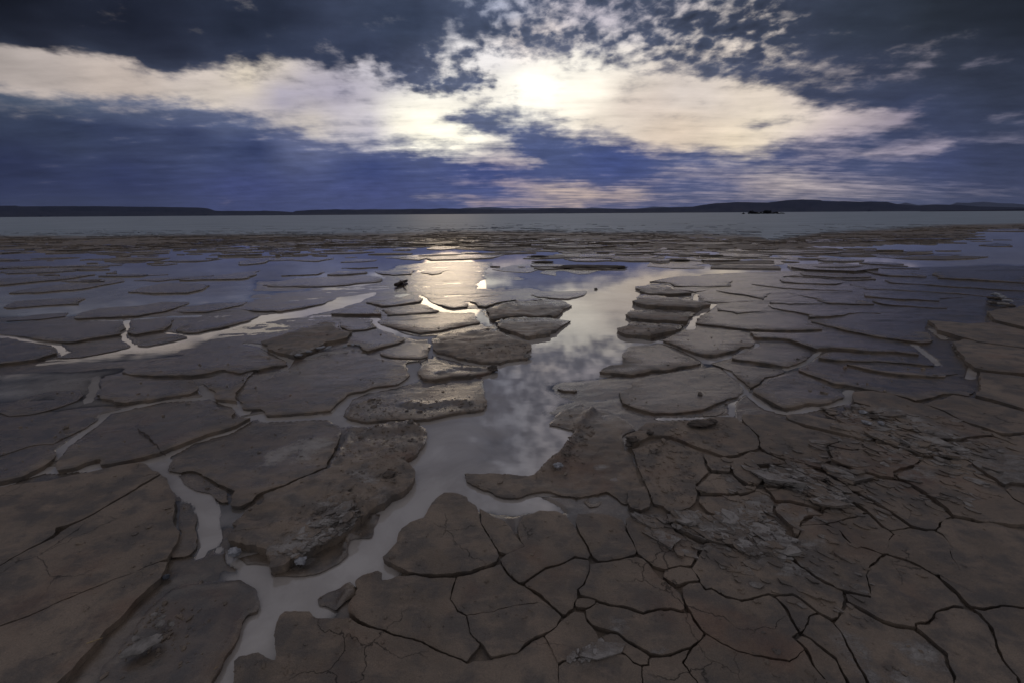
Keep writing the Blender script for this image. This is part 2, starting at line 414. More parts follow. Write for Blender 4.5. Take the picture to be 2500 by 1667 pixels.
def water_material():
    m, T, o = mat_new("milky_water")
    geo = T.new('ShaderNodeNewGeometry'); Pp = geo.outputs['Position']
    a = T.new('ShaderNodeAttribute'); a.attribute_name = 'depth'
    n1 = T.ramp(T.noise(Pp, 2.2, 6, .62, 1.2), .34, .66)
    col = T.mix(n1, (0.350, 0.318, 0.292, 1), (0.470, 0.436, 0.408, 1))
    df = T.new('ShaderNodeBsdfDiffuse'); T.put(df.inputs[0], col)
    tr = T.new('ShaderNodeBsdfTransparent')
    op = T.math('SUBTRACT', 1.0, T.math('EXPONENT', T.math('MULTIPLY', a.outputs['Fac'], -330.0)), clamp=True)
    mx = T.new('ShaderNodeMixShader'); T.put(mx.inputs[0], op); T.l.new(tr.outputs[0], mx.inputs[1]); T.l.new(df.outputs[0], mx.inputs[2])
    rip = T.math('ADD', T.math('MULTIPLY', T.noise(T.mapping(Pp, (1, 2.2, 1)), 5, 3, .5), .0002), T.math('MULTIPLY', T.noise(Pp, .9, 2, .5), .0010))
    b = T.new('ShaderNodeBump'); b.inputs['Distance'].default_value = 1.0; b.inputs['Strength'].default_value = 1.0
    T.put(b.inputs['Height'], rip)
    gl = T.new('ShaderNodeBsdfGlossy'); gl.inputs['Roughness'].default_value = 0.03; T.l.new(b.outputs[0], gl.inputs['Normal'])
    gl.inputs[0].default_value = (1, 1, 1, 1)
    fr = T.new('ShaderNodeFresnel'); fr.inputs['IOR'].default_value = 2.1; T.l.new(b.outputs[0], fr.inputs['Normal'])
    m2 = T.new('ShaderNodeMixShader'); T.l.new(fr.outputs[0], m2.inputs[0]); T.l.new(mx.outputs[0], m2.inputs[1]); T.l.new(gl.outputs[0], m2.inputs[2])
    T.l.new(m2.outputs[0], o.inputs[0])
    return m

def simple_material(name, c1, c2, scale, rough=.8, bump=.0, detail=5):
    m, T, o = mat_new(name)
    geo = T.new('ShaderNodeNewGeometry'); Pp = geo.outputs['Position']
    n = T.noise(Pp, scale, detail, .62)
    bs = T.new('ShaderNodeBsdfPrincipled')
    T.put(bs.inputs['Base Color'], T.mix(T.ramp(n, .35, .65), (*c1, 1), (*c2, 1)))
    bs.inputs['Roughness'].default_value = rough
    bs.inputs['Specular IOR Level'].default_value = .3
    if bump:
        b = T.new('ShaderNodeBump'); b.inputs['Distance'].default_value = bump; T.put(b.inputs['Height'], n)
        T.l.new(b.outputs[0], bs.inputs['Normal'])
    T.l.new(bs.outputs[0], o.inputs[0])
    return m
MUD = mud_material(); WATER = water_material()

def tag(o, label=None, cat=None, group=None, kind=None):
    if label: o['label'] = label
    if cat: o['category'] = cat
    if group: o['group'] = group
    if kind: o['kind'] = kind
    return o

def mesh_np(name, co, faces_tri=None, faces_quad=None, attrs=None, mat=None, smooth=True):
    me = bpy.data.meshes.new(name)
    co = np.asarray(co, np.float32)
    fl = []; ls = []
    if faces_tri is not None and len(faces_tri): fl.append(np.asarray(faces_tri, np.int32)); 
    if faces_quad is not None and len(faces_quad): fl.append(np.asarray(faces_quad, np.int32))
    idx = np.concatenate([f.ravel() for f in fl]); 
    lt = np.concatenate([np.full(len(f), f.shape[1], np.int32) for f in fl])
    st = np.concatenate([[0], np.cumsum(lt)[:-1]]).astype(np.int32)
    me.vertices.add(len(co)); me.vertices.foreach_set('co', co.ravel())
    me.loops.add(len(idx)); me.loops.foreach_set('vertex_index', idx)
    me.polygons.add(len(lt)); me.polygons.foreach_set('loop_start', st); me.polygons.foreach_set('loop_total', lt)
    me.polygons.foreach_set('use_smooth', np.full(len(lt), smooth))
    me.update(calc_edges=True)
    if name in ('ground', 'water'): assert me.polygons[len(me.polygons) // 2].normal.z > 0, name
    for k, v in (attrs or {}).items():
        a = me.attributes.new(k, 'FLOAT', 'POINT'); a.data.foreach_set('value', np.asarray(v, np.float32))
    if mat: me.materials.append(mat)
    o = bpy.data.objects.new(name, me); COL.objects.link(o)
    return o

# stains: pale salt crust and red clay, plus warm light tinted into one slab, ellipses on the ground: centre, radii (px in the tile), turn, strength
def blob_field(x, y, blobs):
    f = np.zeros(x.shape)
    for b in blobs:
        pl = world_poly(b[0], 0.02)
        s = 2.2 * b[2] * np.hypot(*pl.mean(0))
        f = np.maximum(f, b[1] * sstep(-s, s, seg_dist(x, y, pl) + s * 1.1 * fbm(x * 7, y * 7, 4, 91)))
    return f
CRUST = [
 ("B2 400,350 430,250 560,120 700,0 860,-60 1000,-120 1060,60 950,180 820,230 650,300 560,420 450,470", .95, .03),
 ("M2 560,1350 640,1200 800,1120 960,1100 1080,1280 900,1330 760,1400", .8, .04),
 ("M2 900,960 1050,930 1180,1000 1100,1100 950,1080", .75, .03),
 ("M2 130,800 200,700 400,610 640,580 800,620 790,690 560,740 420,760 300,830 150,845", .8, .015),
 ("M2 800,860 1000,800 1100,900 900,940", .5, .04),
 ("M2 1050,330 1200,290 1360,330 1250,380 1100,380", .6, .03),
 ("B4 240,340 330,345 420,400 380,470 270,470 120,430 0,400 100,340", .75, .04),
 ("B4 410,290 480,225 620,170 900,310 900,340 700,320 520,320", .75, .03),
 ("B4 920,1020 1080,1080 1110,1240 1150,1420 1080,1400 1050,1220 980,1130", .9, .02),
 ("B4 1250,1040 1330,1035 1520,1110 1700,1190 1700,1250 1480,1240 1330,1150", .9, .02),
 ("B4 1260,1290 1350,1270 1480,1360 1560,1500 1300,1500", .9, .02),
 ("B3 1740,40 2352,60 2352,400 2250,330 2100,250 1880,150", .72, .05),
 ("M4 0,1150 200,1180 430,1330 430,1400 150,1400 0,1300", .8, .05),
 ("M4 340,1220 640,1200 540,1280 400,1300", .75, .02),
 ("M4 370,850 500,850 480,910 400,890", .8, .02),
 ("M4 500,970 620,960 720,1090 700,1140 590,1060", .85, .02),
 ("M4 630,970 720,985 720,1050 650,1020", .7, .02),
 ("M4 1280,690 1430,700 1470,760 1340,750", .6, .03),
 ("M4 1440,800 1700,800 1700,930 1560,900", .6, .04),
 ("M4 920,380 1060,350 1160,340 1400,430 1600,480 1780,570 1680,560 1400,490 1200,430 1050,440 950,430", .75, .03),
 ("M4 1150,590 1300,620 1420,650 1780,730 1760,770 1450,700", .75, .03),
 ("M4 1640,660 1780,680 1900,740 1960,765 1800,740", .75, .02),
 ("M4 980,510 1060,530 1060,560 1000,560", .6, .02),
 ("M4 1750,590 1830,600 1800,640", .6, .02),
 ("B3 1090,980 1160,990 1170,1030 1110,1060", .8, .02),
 ("B3 1420,1270 1560,1250 1500,1300 1430,1295", .95, .01),
 ("B3 850,1260 960,1220 900,1300 760,1340 700,1330", .8, .015),
 ("U2 430,790 640,735 860,720 1040,690 1020,720 880,745 700,755 560,800 440,820", .9, .02),
 ("U3 180,360 400,340 500,370 400,410 200,410", .6, .03),
 ("M3 560,850 640,850 620,880 560,880", .9, .01),
 ("M3 900,850 1030,850 1010,875 920,870", .8, .01),
 ("M3 1880,640 1980,660 1960,700 1890,680", .7, .01),
 ("M3 1580,1290 1700,1290 1680,1310 1600,1310", .8, .01),
 ("M3 1740,1320 1900,1360 1880,1400 1760,1400", .8, .02),
 ("B1 1200,1250 1240,1170 1300,1120 1340,1170 1280,1230", .8, .012),
 ("B1 1370,900 1480,930 1520,1030 1420,1030", .6, .02),
 ("U2 1330,1060 1450,980 1440,1050 1390,1070", .9, .008),
]
RED = [
 ("B1 1000,950 1070,820 1200,830 1100,950 960,1050", .9, .03), ("B1 740,1290 760,1200 870,1180 830,1300", .9, .03),
 ("B1 1780,630 2050,690 2200,800 2200,1000 2100,1180 2100,900 2000,730 1800,660", .9, .03),
 ("B1 1420,870 1600,820 1640,900 1560,980 1450,930", .9, .03),
 ("B1 1900,1330 2100,1150 2130,1200 1950,1480 1850,1400", .8, .03),
 ("M3 720,600 880,640 870,900 760,950 700,800", .7, .08), ("M2 1330,800 1500,770 1480,830 1340,840", .9, .03),
 ("M2 1600,130 1950,80 2050,180 2000,290 1700,250", .8, .05), ("U2 1250,470 2050,420 2000,540 1600,580 1300,540", .6, .08),  # second patch: warm light on the orange-lit slab, put into its colour
 ("M4 1430,930 1530,960 1600,1010 1500,1020", .8, .03), ("B4 1240,1290 1290,1240 1260,1180 1220,1250", .9, .02),
 ("B4 0,900 150,1000 350,1080 330,1150 100,1100 0,1000", .7, .06), ("B3 300,330 600,480 500,560 330,450", .6, .06),
 ("B2 1750,700 1850,950 1950,1050 1800,900 1650,650", .7, .05),
]

# ------------------------------------------------------------------ ground and water
_=0
DRY = world_poly("B2 360,3000 345,1480 360,1120 1010,1035 1500,1010 1300,720 1500,620 1750,640 2000,600 2150,540 2270,480 B3 -30,380 180,180 700,130 1200,90 M3 1260,1250 1200,1180 1300,1060 1290,780 1350,600 1540,540 2150,470 M4 60,430 250,420 430,430 900,480 1000,330 1300,320 1520,320 1740,250 2000,260 2100,120 4000,100 4000,3200", 0.015, 0)
SHOALS = [  # polygon, height, noise amplitude, streak
 ("M2 1975,480 2250,540 M3 0,420 120,240 300,110 500,150 800,290 560,420 500,560 700,560 640,720 500,850 370,970 100,950 0,930 M2 2150,1010 1985,975 1945,900 1960,700", -.0045, .0034, .14, 1),
 ("M3 350,1130 800,1140 1200,1230 1260,1290 1150,1340 720,1340 600,1245", .006, .004, .02, 0),
 ("B1 600,1600 640,1430 870,1200 1200,850 1430,640 1700,470 1830,560 1500,660 1200,930 1000,1230 830,1560", .004, .003, .03, 0),
 ("B1 2040,180 2060,300 1830,430 1560,450 1620,540 1900,560 2150,590 2190,480 2080,420", .003, .004, .03, 0),
 ("B3 150,60 400,0 300,40 240,180 290,320 200,210", .012, .003, .02, 0),
 ("U2 -100,300 0,120 300,120 900,160 1250,150 1300,200 1000,290 800,300 600,310 300,340", .0008, .0045, .05, 1),
 ("U1 -200,900 500,850 700,800 1050,760 1500,690 1800,640 1850,660 2000,690 1800,740 1500,810 1200,890 1050,960 M1 950,90 860,180 740,250 600,330 500,470 700,560 400,380 0,430 -200,400", -.0006, .0042, .05, 1),
 ("U1 1830,660 2000,560 2352,500 U2 300,500 550,530 300,620 0,680 U1 2352,700 2000,690", .0002, .0040, .04, 1),
 ("U2 1150,270 1180,60 1350,-10 1700,-40 2300,-40 U3 0,120 -50,180 U2 2320,260 1700,300", .0030, .0050, .05, 1),
 ("U2 2352,100 U3 100,80 300,90 350,120 150,150 0,210 U2 2250,210", .0004, .0045, .05, 1),
 ("U4 -100,60 300,40 900,20 1600,20 2600,20 2600,600 2000,480 1200,560 600,500 U3 1900,300 1500,150", .0060, .0060, .05, 1),
 ("M3 1160,330 1400,400 1380,430 1200,370", -.001, .003, .02, 0),
]
CREST = ("H1 0,552 400,545 850,515 1300,500 1600,485 2352,480 H2 300,500 600,485 900,480 1050,485 1300,480 1600,485 2000,490 2352,500 H3 250,490 700,490 1200,492 1650,500 H4 0,480 250,465 600,460 900,450 1200,430 1500,415 1640,400 1800,365 1950,325 2100,305 2352,300 3000,300")
PLAYA = ("H1 0,400 700,405 1300,395 2352,385 H2 600,390 1300,380 1900,360 2352,355 H3 600,365 1500,375 2000,385 2352,400 H4 300,400 700,340 1000,320 1500,290 2000,270 2352,262 3000,250")
def edge_curve(s):
    p = np.array(parse(s)); x, y = ground_pt(p[:, 0], p[:, 1], 0.0)
    a = np.arctan2(x, y); o = np.argsort(a); return a[o], np.log(np.hypot(x, y))[o]
CR_A, CR_R = edge_curve(CREST); PL_A, PL_R = edge_curve(PLAYA)
SHW = [(world_poly(s[0], 0, 0), *s[1:]) for s in SHOALS]

CHANNELS = [  # centre line of open water, width in tile px
 ("M1 -200,1110 0,1050 250,960 450,905 900,885 1300,835 1470,790 1700,665 2050,560 2250,440 2352,425 M2 200,455 500,445 780,430 900,500 1150,505 1400,470 1700,490", 62),
 ("M1 1440,840 1500,960 1700,1110 1850,1200 1880,1350 B1 1870,150 1900,260", 80),
 ("B1 1880,80 1860,280 1790,400", 34), ("B1 1960,330 2080,450 2200,520", 30),
 ("M2 820,420 900,270 1080,200 1350,150 1500,100 1520,0 U2 1500,870 1600,790 1700,775 2000,860 2200,900", 60),
 ("M1 2200,400 2140,330 1880,235 1825,160", 55), ("M1 1870,265 1500,290 1200,345 950,410 720,600 560,710 500,810", 40),
 ("U2 0,695 130,715 280,790 400,850 370,910 300,970", 26), ("U2 1150,470 1230,555 1400,625 1560,650 1670,640", 44), ("U2 1660,640 1650,820", 22),
 ("U2 1540,240 1620,340 1780,405 2040,395 2130,470 2180,530", 40), ("U3 80,570 200,640 340,690", 30),
 ("U3 1780,570 1850,450 1990,345", 36), ("U3 1845,250 1830,315 1700,295", 20), ("M3 2100,0 2230,110 2285,200 2200,265 2150,310 2160,425 1900,445 1500,450", 26),
 ("U4 170,640 60,700 0,750 U3 2130,815 1930,860 1700,735 1540,685 1200,680", 36), ("U4 670,705 560,795 400,840", 22), ("M4 80,200 250,330 420,375 700,310 880,275 915,190", 36),
 ("U4 990,225 1040,290 1200,350 1210,390", 16), ("U4 1450,650 1600,760 1640,810", 26), ("U4 1790,640 1850,740 1950,780 1900,920", 30), ("U4 1520,480 1650,560 1700,600", 26), ("U3 1400,150 1560,170 1640,215", 18), ("U3 2080,80 2180,140 2280,190", 34),
 ("U1 -100,630 0,630 200,660 500,700 600,790", 28), ("U1 1135,490 1130,560 1095,640 1150,680 1185,730", 22),
 ("U1 1250,730 1750,640 2200,570 U2 0,500 400,440 700,380 900,320 1100,220 1450,120", 150), ("U1 1500,600 1700,630", 18), ("M1 860,60 840,200 780,300", 30),
]
POOL = world_poly("U3 560,310 900,215 1040,235 1300,170 1400,260 1330,340 1300,420 1290,500 1200,560 1250,660 1300,690 1260,800 1180,880 1080,900 960,960 M3 400,80 330,200 500,280 380,360 300,420 M3 560,480 620,560 560,780 430,960 60,990 M2 2120,1000 2150,1060 M3 0,1110 250,1150 520,1110 700,1160 640,1240 300,1260 0,1230 M2 2100,1215 1980,1240 1780,1150 1640,1260 B2 1600,100 1420,140 1400,300 1260,410 1270,560 1000,650 700,780 660,900 360,930 300,980 290,1200 180,1300 0,1330 B1 2050,1560 1750,1900 1850,1500 2080,1190 2180,900 2300,850 2300,750 2180,590 2150,470 B2 100,440 300,400 600,500 800,380 900,100 M2 1200,1200 1440,1060 1480,980 1380,850 1500,700 1550,560 1500,430 1900,370 2100,200 2150,60 U3 280,700 260,600 500,560 600,480 500,420 600,380 620,310", 0, 0)
SHORE_A, SHORE_R = edge_curve("U1 -800,440 0,440 600,420 1500,360 2300,300 U2 900,260 1300,230 1500,240 2200,210 U3 100,180 700,215 1300,190 1500,120 2000,60 U4 300,50 900,10 1600,0 2600,-20")
CHW = []
for cs, wd in CHANNELS:
    pp = np.array(parse(cs)); cx_, cy_ = ground_pt(pp[:, 0], pp[:, 1]); d1 = ground_pt(pp[:, 0] + wd * .272 * .5, pp[:, 1])[0] - cx_
    CHW.append((np.stack([cx_, cy_], 1), d1))
def chan_field(x, y):
    best = np.full(x.shape, 9.0)
    for pl, hw in CHW:
        b0 = pl.min(0) - .8; b1 = pl.max(0) + .8
        k = (x > b0[0]) & (x < b1[0]) & (y > b0[1]) & (y < b1[1])
        if not k.any(): continue
        xs, ys = x[k], y[k]; bb = best[k]
        for i in range(len(pl) - 1):
            a, b = pl[i], pl[i + 1]; d = b - a
            t = np.clip(((xs - a[0]) * d[0] + (ys - a[1]) * d[1]) / (d @ d), 0, 1)
            q = np.hypot(xs - a[0] - t * d[0], ys - a[1] - t * d[1]) / (1.75 * (hw[i] + t * (hw[i + 1] - hw[i])))
            bb = np.minimum(bb, q)
        best[k] = bb
    return best
def ground_height(x, y, detail=True):
    r = np.hypot(x, y) + 1e-6; th = np.arctan2(x, y); lr = np.log(r)
    # basin under the milky water
    z = -0.035 + 0.008 * fbm(x * 2.2, y * 2.2, 4, 11)
    # mud flat at the water line, cut by the channels
    shore = np.interp(th, SHORE_A, SHORE_R) + .04 * fbm(th * 20, lr * 8, 4, 13)
    ca, sa = math.cos(.22), math.sin(.22)
    stk = fbm((x * ca + y * sa) * 1.6, (-x * sa + y * ca) * 4.6, 6, 31, .58)
    flat = .0030 + .0085 * stk
    wf = 1 - sstep(-.05, .05, lr - shore)
    pool = sstep(-.05, .05, seg_dist(x, y, POOL) / np.clip(r, .5, 4) + .010 * fbm(th * 30, lr * 30, 4, 17))
    cf = chan_field(x, y) + .25 * fbm(th * 40, lr * 40, 4, 19)
    open_ = np.maximum(pool, 1 - sstep(.75, 1.15, cf))
    z = z * (1 - wf * (1 - open_)) + flat * wf * (1 - open_)
    # scattered low banks further out
    far = sstep(5.0, 9.0, r) * (1 - wf)
    z = z + far * (0.014 + 0.022 * fbm(x * .55, y * .9, 5, 23, .55))
    for pl, h, am, soft, st in SHW:
        bb0 = pl.min(0) - 1.5; bb1 = pl.max(0) + 1.5
        k = (x > bb0[0]) & (x < bb1[0]) & (y > bb0[1]) & (y < bb1[1])
        if not k.any(): continue
        xs, ys = x[k], y[k]; rs = r[k]
        sw = soft * np.minimum(rs, 8) * .6
        w = sstep(-1, 1, seg_dist(xs, ys, pl) / sw + .5 * fbm(xs * 6 / rs ** .5, ys * 6 / rs ** .5, 3, 5))
        if st:
            ca, sa = math.cos(.22), math.sin(.22)
            n = fbm((xs * ca + ys * sa) * 1.5, (-xs * sa + ys * ca) * 4.2, 6, 31, .58)
        else:
            n = fbm(xs * 5, ys * 5, 5, 37, .55)
        z[k] = z[k] * (1 - w) + (h + am * 1.6 * n) * w
    # dry cracked zone under the tiled slabs
    k = (x > DRY[:, 0].min() - 1) & (r < 30) & (y > -6)
    if k.any():
        xs, ys = x[k], y[k]
        w = sstep(-.03, .03, seg_dist(xs, ys, DRY) / np.minimum(r[k], 3))
        z[k] = z[k] * (1 - w) + (0.007 + 0.004 * fbm(xs * 7, ys * 7, 5, 41)) * w
    # crust belt
    cre = np.interp(th, CR_A, CR_R) + .035 * fbm(th * 26, lr * 9, 4, 51) + .02 * fbm(th * 140, lr * 40, 3, 52)
    w = sstep(-.012, .012, lr - cre)
    rough = np.abs(fbm(x * 1.3, y * 1.3, 5, 61, .62))
    step = sstep(.42, .5, vnoise(x * 1.1, y * .8, 67)) * .02 + sstep(.5, .56, vnoise(x * 2.3 + 5, y * 1.9, 68)) * .014
    belt = -0.004 + .030 * rough + step
    z = z * (1 - w) + belt * w
    pla = np.interp(th, PL_A, PL_R) + .10 * fbm(th * 12, lr * 6, 4, 71) + .04 * fbm(th * 60, lr * 30, 3, 72)
    dry = sstep(-.10, .10, lr - pla)
    z = z * (1 - dry) + (.028 + .008 * fbm(x * .5, y * .5, 4, 81)) * dry
    dry = np.where(r > 5, dry, 0)
    return z, dry, w

def polar(thf, nb, rs):
    front = np.linspace(-math.radians(54), math.radians(54), thf)
    back = np.linspace(math.radians(54), 2 * math.pi - math.radians(54), nb)[1:-1]
    th = np.concatenate([front, back]); n = len(th); m = len(rs)
    R, T = np.meshgrid(rs, th, indexing='ij')
    x = (R * np.sin(T)).ravel(); y = (R * np.cos(T)).ravel()
    i = np.arange(m - 1)[:, None] * n; j = np.arange(n)[None, :]; j2 = (j + 1) % n
    q = np.stack([i + j, i + j2, i + n + j2, i + n + j], -1).reshape(-1, 4)
    # centre cap
    x = np.append(x, 0.0); y = np.append(y, 0.0); c = len(x) - 1
    tri = np.stack([np.full(n, c), (np.arange(n) + 1) % n, np.arange(n)], -1)
    return x, y, q, tri

rs = np.concatenate([np.geomspace(.05, .7, 30)[:-1], np.geomspace(.7, 45, 760), np.geomspace(45, 400, 60)[1:], np.geomspace(400, 30000, 30)[1:]])
x, y, q, t = polar(760, 60, rs)
z, dry, belt = ground_height(x, y)
wetg = np.clip(.95 - .5 * dry, 0, 1) * np.where(belt > .5, .35, 1.0)
wetg = np.where(seg_dist(x, y, DRY) > 0, np.where(np.hypot(x, y) < 30, .3, wetg), wetg)
crg = blob_field(x, y, [b for b in CRUST if 'M4' in b[0] or 'B3 17' in b[0]]) * .6
g = mesh_np("ground", np.stack([x, y, z], 1), t, q, dict(wet=wetg, dry=dry, crust=crg, red=blob_field(x, y, RED[:2]) * .7), MUD)
tag(g, kind='structure', label='wet brown mud bed running back to a pale dry lake floor')

rs = np.concatenate([np.geomspace(.1, .7, 10)[:-1], np.geomspace(.7, 40, 330), np.geomspace(40, 60, 4)[1:]])
x, y, q, t = polar(380, 40, rs)
z, dry, belt = ground_height(x, y)
w = mesh_np("water", np.stack([x, y, np.zeros_like(x)], 1), t, q, dict(depth=np.clip(-z, 0, .05)), WATER)
tag(w, kind='structure', label='still milky brown water mirroring the sky')

